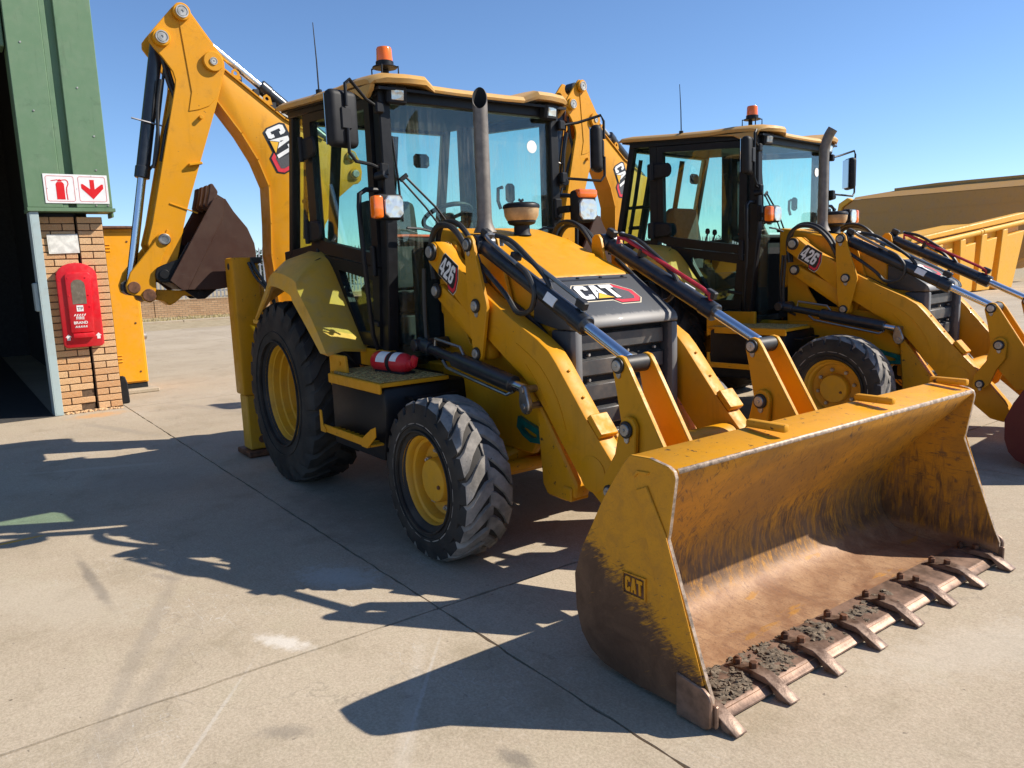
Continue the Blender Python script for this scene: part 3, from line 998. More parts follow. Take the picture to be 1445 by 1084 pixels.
    def sidep(sgn):
        mb = MB()
        mb.prism(SIDE, 1, -1.140, -1.119, .003)
        for i, f in enumerate(mb.f):
            if all(mb.v[k][1] > -1.121 for k in f):
                mb.mi[i] = 1
            elif max(mb.v[k][1] for k in f)-min(mb.v[k][1] for k in f) > .01 and sum(mb.v[k][0] for k in f)/len(f) > 3.95:
                mb.mi[i] = 2
        if sgn > 0:
            mb = mb.mirrored()
        o = L('side_plate', mb, ['bk_out', 'bk_in', 'wornlip'], bucket)
        mb = MB()
        mb.prism([(3.92, .795), (3.975, .82), (4.06, .665), (4.235, .16), (4.14, .12), (4.03, .42)], 1, -1.149, -1.1405, .003)
        mb.prism([(3.90, .845), (3.925, .868), (3.985, .872), (3.98, .862), (3.93, .858), (3.91, .838)], 1, -1.146, -1.1405, .002)
        mb.ring([(3.84, .46), (3.963, .464), (3.962, .372), (3.844, .372)], [(3.848, .456), (3.955, .456), (3.955, .380), (3.848, .380)], 1, -1.147, -1.1405)
        if sgn > 0:
            mb = mb.mirrored()
        L('stiffener', mb, 'bk_out', bucket)
        mb = MB()
        mb.prism([(4.118, .17), (4.236, .155), (4.262, .14), (4.272, .12), (4.272, .024), (4.25, .008), (4.118, .006)], 1, -1.158, -1.1405, .004)
        mb.box((4.236, -1.139, .016), (4.283, -1.122, .10), .004)
        if sgn > 0:
            mb = mb.mirrored()
        L('wear_plate', mb, 'edge', bucket)
        mb = MB()
        mb.cur = 1
        mb.box((3.848, -1.1425, .380), (3.955, -1.1405, .456))
        mb.cur = 0
        for G, dx in ((GC, 0), ([(0, 0), (.33, 0), (.40, .28), (.62, .28), (.70, 0), (1.02, 0), (.72, 1.25), (.30, 1.25)], 1.12), (GT, 2.28)):
            mb.prism([(3.858+(x+dx)*.0262, .389+y*.047) for x, y in G], 1, -1.147, -1.1426)
        if sgn > 0:
            mb = mb.mirrored()
        L('raised_lettering', mb, ['yellow_worn', 'rust'], bucket, split=None)
    sidep(-1); sidep(1)
    mb = MB()
    mb.prism([(4.05, .049), (4.225, .040), (4.262, .018), (4.262, .010), (4.05, .016)], 1, -1.10, 1.10, .002)
    L('cutting_edge', mb, 'edge', bucket)
    mb = MB()
    for y in (-.47, 0.35, 1.08):
        mb.box((3.90, y-.018, .924), (4.088, y+.018, .958), .010, 2)
    L('lip_rib', mb, 'yellow_worn', bucket)
    for k in range(8):
        y = -1.085+2.17*k/7
        mb = MB()
        h = .030
        mb.prism([(4.06, .050), (4.17, .072), (4.235, .070), (4.348, .014), (4.348, .007), (4.29, .007), (4.255, .045), (4.06, .045)], 1, y-h, y+h, .005)
        bl = MB()
        for x in (4.09, 4.165):
            bl.cyl((x, y, .052+(x-4.06)*.16), (x, y, .076+(x-4.06)*.16), .017, 6)
            bl.cyl((x, y, .075), (x, y, .088), .009, 8)
        mb.cur = 1; mb.raw(bl.v, bl.f)
        L('bucket_tooth', mb, ['tooth', 'rust'], bucket)
    return P

def build_cab(root):
    def L(name, mb, mats, parent=root, **k):
        return link(name, mb, mats, parent, **k)
    # ---------------------------------------------------------------- cab frame
    mb = MB()
    for s in (-1, 1):
        a, b = s*.655, s*.735
        mb.prism([(1.20, 2.775), (1.295, 2.775), (1.305, 1.90), (1.20, .74), (1.10, .74), (1.205, 1.90)], 1, a, b, .008)
        mb.prism([(.02, 2.82), (.125, 2.81), (.125, 1.76), (.02, 1.78)], 1, a, b, .008)
        mb.prism([(-.245, 2.87), (-.175, 2.87), (-.40, 1.78), (-.485, 1.74)], 1, a+s*.004, b-s*.004, .008)
        mb.prism([(-.58, 1.70), (-.58, 1.80), (.02, 1.835), (.12, 1.78), (.29, 1.72), (.44, 1.57), (.745, 1.10), (1.195, 1.08), (1.195, .95), (.66, .95), (.30, 1.50), (.10, 1.66)], 1, a+s*.002, b-s*.006, .004)
        mb.prism([(-.225, 2.82), (-.24, 2.875), (1.28, 2.765), (1.28, 2.71)], 1, a+s*.003, b+s*.012, .006)
    mb.box((1.22, -.654, 2.68), (1.30, .654, 2.765), .006)
    mb.box((-.25, -.652, 2.78), (-.18, .652, 2.87), .006)
    mb.box((-.53, -.652, .98), (-.47, .652, 1.40), .006)
    mb.box((-.45, -.65, .96), (1.16, .65, 1.02), .006)
    mb.box((1.16, -.652, .74), (1.20, -.50, 1.02), .004)
    mb.box((1.16, .50, .74), (1.20, .652, 1.02), .004)
    L('cab_frame', mb, 'black')
    # inside lining
    mb = MB()
    mb.prism([(-.17, 2.80), (-.17, 2.83), (1.21, 2.74), (1.21, 2.71)], 1, -.64, .64, .01)
    mb.box((.85, -.34, 1.021), (1.16, .34, 1.80), .05)
    mb.box((.95, -.62, 1.78), (1.20, .62, 1.83), .02)
    mb.box((-.42, -.63, 1.021), (-.05, -.38, 1.55), .04)
    mb.box((-.42, .38, 1.021), (-.05, .63, 1.55), .04)
    L('cab_lining', mb, 'dark')
    # ---------------------------------------------------------------- roof
    xs = [-.345, -.31, -.2, .3, .80, 1.02, 1.24, 1.36, 1.41, 1.43]
    ys = [-.81, -.78, -.72, -.58, -.46, -.37, -.2, 0, .2, .37, .46, .58, .72, .78, .81]
    def ztop(x, y):
        z = 2.952-.085*(x+.30)
        ay = abs(y)
        k = max(0, min(1, (x-.7)/.4))
        z += .030*k*max(0, min(1, (ay-.36)/.09))
        if k and ay < .4:
            z -= .012*k
        if ay > .79:
            z -= .035
        elif ay > .75:
            z -= .012
        if x > 1.42 or x < -.33:
            z -= .035
        elif x > 1.40 or x < -.30:
            z -= .010
        return z
    def xf(x, y):
        # front edge sweeps back at the corners and centre notch
        if x > 1.0:
            return x-.10*max(0, (abs(y)-.62)/.19)**1.5*min(1, (x-1.0)/.3)-(.05 if abs(y) < .4 else 0)*min(1, (x-1.0)/.4)
        return x
    mb = MB(); V = []; F = []
    nx, ny = len(xs), len(ys)
    for x in xs:
        for y in ys:
            V.append((xf(x, y), y, ztop(x, y)))
    for x in xs:
        for y in ys:
            V.append((xf(x, y)*.995, y*.985, 2.952-.085*(x+.30)-.062+(.030*max(0, min(1, (x-.7)/.4))*max(0, min(1, (abs(y)-.36)/.09)))))
    o = nx*ny
    for i in range(nx-1):
        for j in range(ny-1):
            a = i*ny+j
            F.append((a, a+1, a+ny+1, a+ny)); F.append((o+a, o+a+ny, o+a+ny+1, o+a+1))
    for i in range(nx-1):
        for j in (0, ny-1):
            a = i*ny+j
            F.append((a, a+ny, o+a+ny, o+a))
    for j in range(ny-1):
        for i in (0, nx-1):
            a = i*ny+j
            F.append((a, a+1, o+a+1, o+a))
    mb.raw(V, F)
    for s in (-1, 1):
        mb.prism([(.80, 2.80), (1.33, 2.775), (1.31, 2.74), (1.25, 2.700), (1.19, 2.698), (1.06, 2.765)], 1, s*.765, s*.80, .008)
    roof = L('roof', mb, 'roof', ang=28)
    mb = MB()
    mb.prism([(-.32, 2.875), (-.32, 2.889), (1.36, 2.752), (1.36, 2.735)], 1, -.762, .762)
    L('roof_underside', mb, 'black', roof)
    for s in (-1, 1):
        mb = MB()
        R3 = Matrix.Rotation(.12, 3, 'Y') @ Matrix.Rotation(s*.15, 3, 'Z')
        c = Vector((1.32, s*.625, 2.715))
        mb.obox(c, (.075, .135, .115), R3, .014)
        mb.cyl(c+Vector((-.01, 0, .055)), c+Vector((-.03, 0, .12)), .012, 8)
        w = L('work_light', mb, 'matte')
        mb = MB(); mb.obox(c+R3 @ Vector((.034, 0, 0)), (.012, .085, .064), R3, .004)
        L('lens', mb, 'lens', w)
    mb = MB()
    bx, by = 1.15, -.60
    zt = 2.855
    for dx, dy in ((-.07, -.06), (.07, -.06), (-.07, .06), (.07, .06)):
        mb.tube([(bx+dx, by+dy, zt-.02), (bx+dx, by+dy, zt+.065), (bx, by, zt+.068)], .006, 6)
    mb.cyl((bx, by, zt+.062), (bx, by, zt+.072), .082, 24)
    mb.cyl((bx, by, zt+.073), (bx, by, zt+.105), .058, 24)
    mb.cyl((bx-.03, by+.02, zt-.03), (bx-.03, by+.02, zt+.06), .02, 12)
    be = L('beacon', mb, 'black')
    mb = MB(); mb.lathe([(.054, 0), (.052, .02), (.050, .075), (.045, .086), (0, .088)], (bx, by, zt+.104), (0, 0, 1), 28)
    L('beacon_lens', mb, 'orange', be)
    mb = MB()
    mb.cyl((.45, -.765, 2.86), (.45, -.765, 2.905), .022, 12)
    mb.tube([(.45, -.765, 2.91), (.447, -.765, 3.10), (.435, -.768, 3.36)], [.006, .005, .003], 6)
    L('antenna', mb, 'black')
    # ---------------------------------------------------------------- glazing
    mb = MB()
    mb.prism([(-.654, 2.675), (.654, 2.675), (.665, 1.90), (.655, 1.025), (.45, 1.025), (.45, 1.845), (-.45, 1.845), (-.45, .80), (-.64, .80), (-.665, 1.90)], 0, 1.262, 1.266)
    ws = L('windshield', mb, 'windshield')
    mb = MB(); mb.lathe([(0, 0), (.045, 0), (.045, .002), (0, .002)], (1.2675, .50, 2.47), (1, 0, 0), 24)
    L('round_sticker', mb, 'white', ws)
    mb = MB(); mb.prism([(-.212, 2.78), (-.208, 2.78), (-.492, 1.41), (-.496, 1.41)], 1, -.654, .654)
    L('rear_window', mb, 'glass')
    def rq(mb):
        mb.prism([(-.185, 2.825), (.018, 2.81), (.018, 1.838), (-.40, 1.815)], 1, -.697, -.693)
    sided('side_window', rq, 'glass', root)
    UO = [(.135, 2.79), (1.185, 2.712), (1.195, 1.64), (.30, 1.755), (.135, 1.82)]
    UI = [(.205, 2.725), (1.11, 2.655), (1.105, 1.735), (.345, 1.845), (.215, 1.885)]
    LO = [(.303, 1.748), (1.193, 1.633), (1.135, 1.105), (.775, 1.112), (.455, 1.59)]
    LI = [(.545, 1.635), (1.085, 1.555), (1.055, 1.195), (.83, 1.200), (.595, 1.54)]
    for s in (-1, 1):
        mb = MB()
        a, b = s*.700, s*.752
        mb.ring(UO, UI, 1, a, b)
        mb.ring(LO, LI, 1, a, b)
        d = L('door', mb, 'black')
        mb = MB(); mb.prism(UI, 1, s*.722, s*.726)
        L('window_pane', mb, 'glass', d)
        mb = MB(); mb.prism(LI, 1, s*.722, s*.726)
        L('window_pane', mb, 'glass', d)
        mb = MB()
        for z in (2.54, 1.93):
            mb.prism([(.02, z-.085), (.02, z+.085), (.30, z+.07), (.33, z+.03), (.33, z-.03), (.30, z-.07)], 1, s*.753, s*.785, .014)
            mb.cyl((.10, s*.79, z-.09), (.10, s*.79, z+.09), .02, 10)
        L('door_hinge', mb, 'matte', d)
        mb = MB()
        mb.obox((1.14, s*.765, 1.68), (.05, .025, .20), Matrix.Identity(3), .008)
        mb.obox((1.08, s*.762, 1.27), (.17, .02, .03), Matrix.Rotation(.15, 3, 'Y'), .006)
        L('door_handle', mb, 'matte', d)
    # gas strut and rear latch seen through the side glass
    mb = MB()
    mb.tube([(-.30, -.62, 2.20), (-.10, -.62, 2.19), (0, -.62, 2.21)], .014, 6)
    mb.obox((-.25, -.62, 2.20), (.22, .03, .035), Matrix.Identity(3), .01)
    mb.obox((.0, -.66, 2.28), (.07, .04, .11), Matrix.Identity(3), .012)
    mb.obox((-.28, -.62, 1.98), (.16, .03, .04), Matrix.Identity(3), .01)
    mb.tube([(-.17, -.63, 2.7), (-.25, -.63, 2.3), (-.34, -.63, 1.9)], .022, 8)
    mb.tube([(-.19, .17, 2.74), (-.46, .17, 1.42)], .030, 6)
    mb.tube([(-.19, -.36, 2.74), (-.46, -.40, 1.42)], .045, 6)
    L('rear_window_latch', mb, 'black')
    # ---------------------------------------------------------------- cab interior
    mb = MB()
    mb.box((.05, -.25, 1.021), (.50, .25, 1.28), .03)
    mb.prism([(.02, 1.29), (.02, 1.44), (.54, 1.46), (.56, 1.36), (.50, 1.29)], 1, -.25, .25, .04, 2)
    mb.prism([(-.06, 1.42), (-.20, 2.10), (-.12, 2.20), (-.02, 2.18), (.10, 1.46)], 1, -.24, .24, .05, 2)
    for s in (-1, 1):
        mb.prism([(-.02, 1.60), (.38, 1.62), (.38, 1.68), (-.02, 1.68)], 1, s*.30, s*.38, .02)
    L('seat', mb, 'seat')
    mb = MB()
    c = Vector((.90, -.02, 1.99)); ax = Vector((-.45, 0, .9)).normalized()
    u = Vector((0, 1, 0)); w = ax.cross(u)
    mb.tube([c+(u*math.cos(a)+w*math.sin(a))*.185 for a in [2*math.pi*k/28 for k in range(29)]], .017, 8)
    for a in (math.pi*.5, math.pi*1.2, math.pi*1.8):
        mb.tube([c-ax*.02, c+(u*math.cos(a)+w*math.sin(a))*.18], .014, 6)
    mb.cyl(c-ax*.03, c-ax*.36, .032, 14)
    mb.cyl(c-ax*.04, c+ax*.01, .05, 16)
    L('steering_wheel', mb, 'matte')
    mb = MB()
    for x, y, h in ((.50, -.44, .52), (.56, -.40, .50), (.42, .46, .60), (.60, .46, .55), (-.22, -.12, .72), (-.22, .12, .72)):
        mb.tube([(x, y, 1.50), (x+.03, y, 1.50+h*.6), (x+.05, y, 1.5+h*.72)], .009, 6)
        mb.lathe([(0, 0), (.022, .01), (.026, .035), (.018, .06), (0, .065)], (x+.05, y, 1.5+h*.70), (0, 0, 1), 12)
    mb.box((.38, -.52, 1.021), (.62, -.38, 1.52), .03)
    mb.box((.38, .38, 1.021), (.66, .52, 1.52), .03)
    L('control_lever', mb, 'matte', split='touch')
    mb = MB()
    mb.tube([(1.02, -.60, 1.845), (1.03, -.45, 1.85), (1.04, -.25, 1.846)], .012, 6)
    L('orange_strap', mb, 'belt')
    mb = MB()
    mb.obox((1.05, .45, 2.16), (.05, .08, .14), Matrix.Identity(3), .02)
    mb.tube([(1.05, .38, 2.20), (1.05, .34, 2.19), (1.05, .335, 2.10), (1.06, .35, 2.04)], .014, 6)
    mb.obox((-.20, .42, 2.55), (.05, .16, .12), Matrix.Identity(3), .03)
    mb.obox((.9, .20, 2.0), (.04, .12, .10), Matrix.Identity(3), .02)
    L('cab_accessory', mb, 'matte', split='touch')
    # ---------------------------------------------------------------- wiper
    mb = MB()
    x = 1.283
    mb.cyl((1.266, -.30, 1.865), (1.31, -.30, 1.865), .018, 10)
    mb.tube([(1.30, -.22, 1.86), (1.31, -.36, 2.02), (1.30, -.575, 2.215)], .008, 6)
    mb.tube([(1.30, -.30, 1.86), (1.31, -.44, 2.02), (1.30, -.612, 2.20)], .007, 6)
    mb.obox((1.30, -.59, 2.21), (.016, .07, .03), Matrix.Rotation(.6, 3, 'X'), .005)
    mb.tube([(1.275, -.645, 2.47), (1.285, -.625, 2.22), (1.275, -.60, 1.93)], .008, 6)
    L('windshield_wiper', mb, 'black')
    # ---------------------------------------------------------------- mirrors
    for s in (-1, 1):
        cx_, cy_, cz_ = (1.36, -1.03, 2.53) if s < 0 else (1.37, 1.04, 2.47)
        R3 = Matrix.Rotation(s*-.22, 3, 'Z')
        if s > 0:
            R3 = Matrix.Rotation(.75, 3, 'Z')
        mb = MB()
        c = Vector((cx_, cy_, cz_))
        tmp = MB(); tmp.box((-.035, -.105, -.168), (.050, .105, .168), .038, 4)
        mb.raw([tuple(R3 @ Vector(q)+c) for q in tmp.v], tmp.f)
        mb.obox(c+R3 @ Vector((.050, 0, .0)), (.022, .075, .125), R3, .006)
        mi = L('wing_mirror', mb, 'matte')
        mb = MB(); mb.obox(c+R3 @ Vector((-.037, 0, 0)), (.006, .18, .30), R3, .002)
        L('mirror_glass', mb, 'mirror', mi)
        mb = MB()
        f = c+R3 @ Vector((.062, 0, 0))
        A = Vector((1.31, s*.745, 2.63)); B = Vector((1.32, s*.745, 2.25))
        if s < 0:
            mb.tube([A, Vector((1.33, -.84, 2.67)), f+Vector((.0, .03, .225)), f+Vector((0, .0, .20)), f+Vector((0, 0, .07))], .0105, 8)
            mb.tube([f+Vector((0, 0, -.06)), f+Vector((0, .0, -.20)), f+Vector((0, .04, -.25)), Vector((1.33, -.84, 2.28)), B], .0115, 8)
        else:
            mb.tube([A, Vector((1.33, .90, 2.66)), f+Vector((0, -.03, .24)), f+Vector((0, 0, .20)), f+Vector((0, 0, .07))], .0105, 8)
            mb.tube([f+Vector((0, 0, -.06)), f+Vector((0, 0, -.20)), f+Vector((0, -.04, -.24)), B], .0105, 8)
        mb.obox(A, (.05, .06, .07), Matrix.Identity(3), .01)
        mb.obox(B, (.06, .06, .08), Matrix.Identity(3), .01)
        mb.cyl(B+Vector((.03, 0, -.03)), B+Vector((-.04, s*.03, -.04)), .028, 12)
        L('mirror_arm', mb, 'black', mi)
    # ---------------------------------------------------------------- headlights
    def headlight(s):
        mb = MB()
        if s < 0:
            c = Vector((1.54, -.810, 2.0))
            mb.box((1.44, -.905, 1.925), (1.535, -.725, 2.080), .022, 2)
            mb.box((1.44, -.725+.0, 1.985), (1.30, -.70, 2.03), .006)
        else:
            c = Vector((1.54, .797, 2.03))
            mb.box((1.43, .700, 1.915), (1.535, .890, 2.150), .030, 2)
            mb.box((1.30, .68, 1.99), (1.45, .71, 2.04), .006)
        h = L('headlight', mb, 'matte')
        mb = MB()
        oct_ = lambda y0, y1, z0, z1, c: [(y0+c, z0), (y1-c, z0), (y1, z0+c), (y1, z1-c), (y1-c, z1), (y0+c, z1), (y0, z1-c), (y0, z0+c)]
        if s < 0:
            mb.prism(oct_(-.862, -.735, 1.934, 2.070, .026), 0, 1.530, 1.546, .005)
        else:
            mb.prism(oct_(.712, .880, 1.930, 2.080, .030), 0, 1.530, 1.546, .005)
        L('headlight_lens', mb, 'lens', h)
        mb = MB()
        if s < 0:
            mb.box((1.475, -.935, 1.932), (1.545, -.868, 2.070), .018, 2)
        else:
            mb.box((1.475, .706, 2.088), (1.550, .886, 2.152), .018, 2)
        L('indicator_lens', mb, 'orange', h)
    headlight(-1); headlight(1)
    def grab(mb):
        mb.tube([(1.26, -.74, 2.13), (1.27, -.85, 2.13), (1.275, -.90, 2.10), (1.28, -.91, 2.02), (1.28, -.90, 1.70), (1.22, -.84, 1.20), (1.20, -.80, 1.10)], .016, 8)
        mb.box((1.29, -.73, 1.95), (1.33, -.66, 2.10), .01)
    sided('grab_rail', grab, 'black', root)
    # ---------------------------------------------------------------- fenders and steps
    inner = [(-.46, 1.60), (-.27, 1.755), (-.05, 1.800), (.22, 1.762), (.38, 1.690), (.62, 1.385), (.875, 1.08)]
    crest = [(-.44, 1.52), (-.24, 1.69), (-.02, 1.775), (.30, 1.735), (.44, 1.655), (.68, 1.365), (.91, 1.08)]
    crease = [(-.395, 1.275), (-.10, 1.500), (.11, 1.630), (.51, 1.575), (.585, 1.490), (.80, 1.300), (1.002, 1.085)]
    lower = [(-.315, 1.270), (-.03, 1.455), (.10, 1.535), (.455, 1.475), (.52, 1.415), (.725, 1.262), (.950, 1.085)]
    def dense(P, n=4):
        out = []
        for i in range(len(P)-1):
            p0, p1, p2, p3 = [Vector(P[min(max(i+k, 0), len(P)-1)]) for k in (-1, 0, 1, 2)]
            for k in range(n):
                q = k/n
                v = .5*((2*p1)+(-p0+p2)*q+(2*p0-5*p1+4*p2-p3)*q*q+(-p0+3*p1-3*p2+p3)*q**3)
                out.append((v.x, v.y))
        return out+[P[-1]]
    inner, crest, crease, lower = [dense(q) for q in (inner, crest, crease, lower)]
    crest2 = [(a[0]*.5+b[0]*.5, (a[1]+b[1])*.5+.022) for a, b in zip(crest, crease)]
    def fend(mb):
        V = []; F = []
        rows = [(inner, -.69), (crest, -.77), (crest2, -.95), (crease, -1.085), (lower, -1.105)]
        und = [(inner, -.69, -.02), (crest, -.77, -.02), (crest2, -.945, -.02), (crease, -1.07, -.02), (lower, -1.09, -.006)]
        n = len(inner)
        for P, y in rows:
            V += [(x, y, z) for x, z in P]
        for P, y, dz in und:
            V += [(x, y, z+dz) for x, z in P]
        for r_ in range(4):
            for k in range(n-1):
                a = r_*n+k
                F.append((a, a+1, a+n+1, a+n)); b = a+5*n
                F.append((b, b+n, b+n+1, b+1))
        for k in range(n-1):
            F.append((4*n+k, 4*n+k+1, 9*n+k+1, 9*n+k)); F.append((k, 5*n+k, 5*n+k+1, k+1))
        for k in (0, n-1):
            for r_ in range(4):
                F.append((r_*n+k, (r_+1)*n+k, (r_+6)*n+k, (r_+5)*n+k))
        mb.raw(V, F)
        mb.prism([(-.47, 1.23), (-.30, 1.23), (-.30, 1.262), (-.47, 1.262)], 1, -1.08, -.72, .004)
    fenders = sided('rear_fender', fend, 'fender', root, ang=32)
    for s, o in zip((-1, 1), fenders):
        # access panel seam on top of the fender
        mb = MB()
        g = [(-.21, -.80, 1.668), (-.06, -1.06, 1.545), (.12, -1.066, 1.644), (.36, -.90, 1.685), (.34, -.80, 1.725)]
        mb.tube([(x, s*-y, z+.001) for x, y, z in g], .0035, 4)
        L('panel_seam', mb, 'blackprint', o)
    def plat(mb):
        mb.prism([(.93, -1.03), (1.10, -1.10), (1.79, -1.10), (1.79, -.62), (.93, -.62)], 2, .935, .960, .004)
        mb.box((1.06, -1.108, .900), (1.80, -1.088, .962), .005)
        mb.prism([(.93, .86), (.93, 1.075), (1.18, 1.075), (1.20, .961), (1.06, .90)], 1, -1.035, -1.015, .004)
        mb.box((.80, -.745, .962), (1.28, -.70, 1.085), .006)
        mb.cyl((1.10, -1.036, 1.02), (1.10, -1.044, 1.02), .014, 10)
    sided('platform', plat, 'yellow', root)
    def tread(mb):
        mb.prism([(.97, -1.02), (1.10, -1.082), (1.775, -1.082), (1.775, -.635), (.97, -.635)], 2, .961, .966, .001)
        for i in range(17):
            for j in range(11):
                x = 1.10+i*.042; y = -1.06+j*.040
                a = .7 if (i+j) % 2 else -.7
                mb.obox((x, y, .9675), (.030, .009, .005), Matrix.Rotation(a, 3, 'Z'), .001)
    sided('tread_plate', tread, 'treadplate', root, split=None)
    def tank(mb):
        mb.prism([(.98, .47), (.98, .930), (1.76, .930), (1.775, .80), (1.72, .47)], 1, -1.06, -.42, .025, 2)
        mb.tube([(1.79, -.92, .86), (1.86, -.92, .86), (1.86, -.60, .86), (1.79, -.60, .86)], .010, 6)
    sided('side_tank', tank, 'black', root)
    def step(mb):
        mb.box((1.02, -1.16, .575), (1.72, -1.145, .625), .004)
        mb.box((1.02, -1.144, .575), (1.72, -1.03, .590), .003)
        mb.prism([(1.02, .575), (1.02, .72), (1.05, .72), (1.06, .625), (1.10, .60), (1.10, .575)], 1, -1.17, -1.161, .003)
        mb.prism([(1.64, .575), (1.72, .575), (1.84, .66), (1.84, .72), (1.78, .70), (1.66, .63)], 1, -1.17, -1.161, .003)
        for k in range(9):
            mb.box((1.08+.07*k, -1.12, .5905), (1.11+.07*k, -1.06, .597), .002)
    sided('lower_step', step, 'yellow_worn', root)
    # hoses round the arm pivot
    def hoses(mb):
        for dy, dz, dr in ((0, -.02, .019), (.05, 0, .017)):
            y = -.53+dy
            mb.tube([(1.52, y, 1.55), (1.50, y, 1.72), (1.53, y, 1.85+dz), (1.62, y, 1.905+dz), (1.76, y, 1.885+dz), (1.88, y, 1.79+dz), (1.965, y, 1.65+dz), (2.02, y+.03, 1.45)], dr, 8, 5)
        mb.tube([(1.52, -.60, 1.62), (1.50, -.60, 1.3), (1.52, -.60, 1.12), (1.62, -.58, 1.05)], .013, 8, 4)
        mb.tube([(1.48, -.58, 1.62), (1.46, -.58, 1.3), (1.48, -.56, 1.10)], .013, 8, 4)
        mb.tube([(2.05, -.38, 1.45), (2.25, -.40, 1.37), (2.45, -.40, 1.26), (2.5, -.39, 1.2)], .016, 8, 4)
        mb.tube([(2.05, -.41, 1.42), (2.25, -.42, 1.33), (2.42, -.42, 1.24)], .014, 8, 4)
        mb.tube([(1.38, -.40, 1.85), (1.36, -.52, 1.88), (1.36, -.62, 1.885)], .009, 6)
    sided('hose_bundle', hoses, 'hose', root)
    mb = MB()
    mb.ring([(2.36, .765), (2.345, .70), (2.40, .655), (2.47, .628), (2.61, .635), (2.61, .70), (2.44, .740)], [(2.395, .715), (2.39, .69), (2.43, .67), (2.48, .655), (2.53, .66), (2.53, .68), (2.44, .705)], 1, -.520, -.495)
    L('green_tie_strap', mb, 'greenplastic')
    # ---------------------------------------------------------------- stabilisers
    for s in (-1, 1):
        mb = MB()
        y0, y1 = (-1.045, -.815) if s < 0 else (.815, 1.045)
        mb.prism([(-1.235, y0), (-1.005, y0), (-1.005, y1), (-1.235, y1)], 2, .56, 1.775, .022, 2)
        yy = s*.81
        mb.prism([(-1.22, 1.1), (-1.22, 1.65), (-1.05, 1.5), (-1.05, 1.1)], 1, s*.765, s*.812, .01)
        st = L('stabilizer_leg', mb, 'yellow')
        mb = MB()
        mb.box((-1.215, y0+.025, .06), (-1.025, y1-.025, .558), .01)
        il = L('stabilizer_ram', mb, 'rim', st)
        mb = MB()
        mb.box((-1.30, y0-.015, .004), (-.95, y1+.03, .055), .010)
        mb.cyl((-1.024, (y0+y1)/2+.02, .15), (-1.012, (y0+y1)/2+.02, .15), .035, 16)
        L('foot_pad', mb, 'rust', st)
        mb = MB()
        mb.cyl((-1.12, y0-.004, 1.70), (-1.12, y1+.004, 1.70), .03, 14)
        mb.box((-1.006, s*.86-.03, 1.72), (-.985, s*.86+.07, 1.774), .006)
        mb.tube([(-.99, s*.88, 1.73), (-.96, s*.86, 1.66), (-.93, s*.81, 1.56), (-.90, s*.76, 1.45), (-.92, s*.72, 1.3)], .015, 8, 4)
        mb.tube([(-.99, s*.91, 1.73), (-.95, s*.87, 1.60), (-.91, s*.80, 1.50), (-.90, s*.75, 1.38), (-.93, s*.70, 1.3)], .013, 8, 4)
        L('stabilizer_hose', mb, 'hose', st)

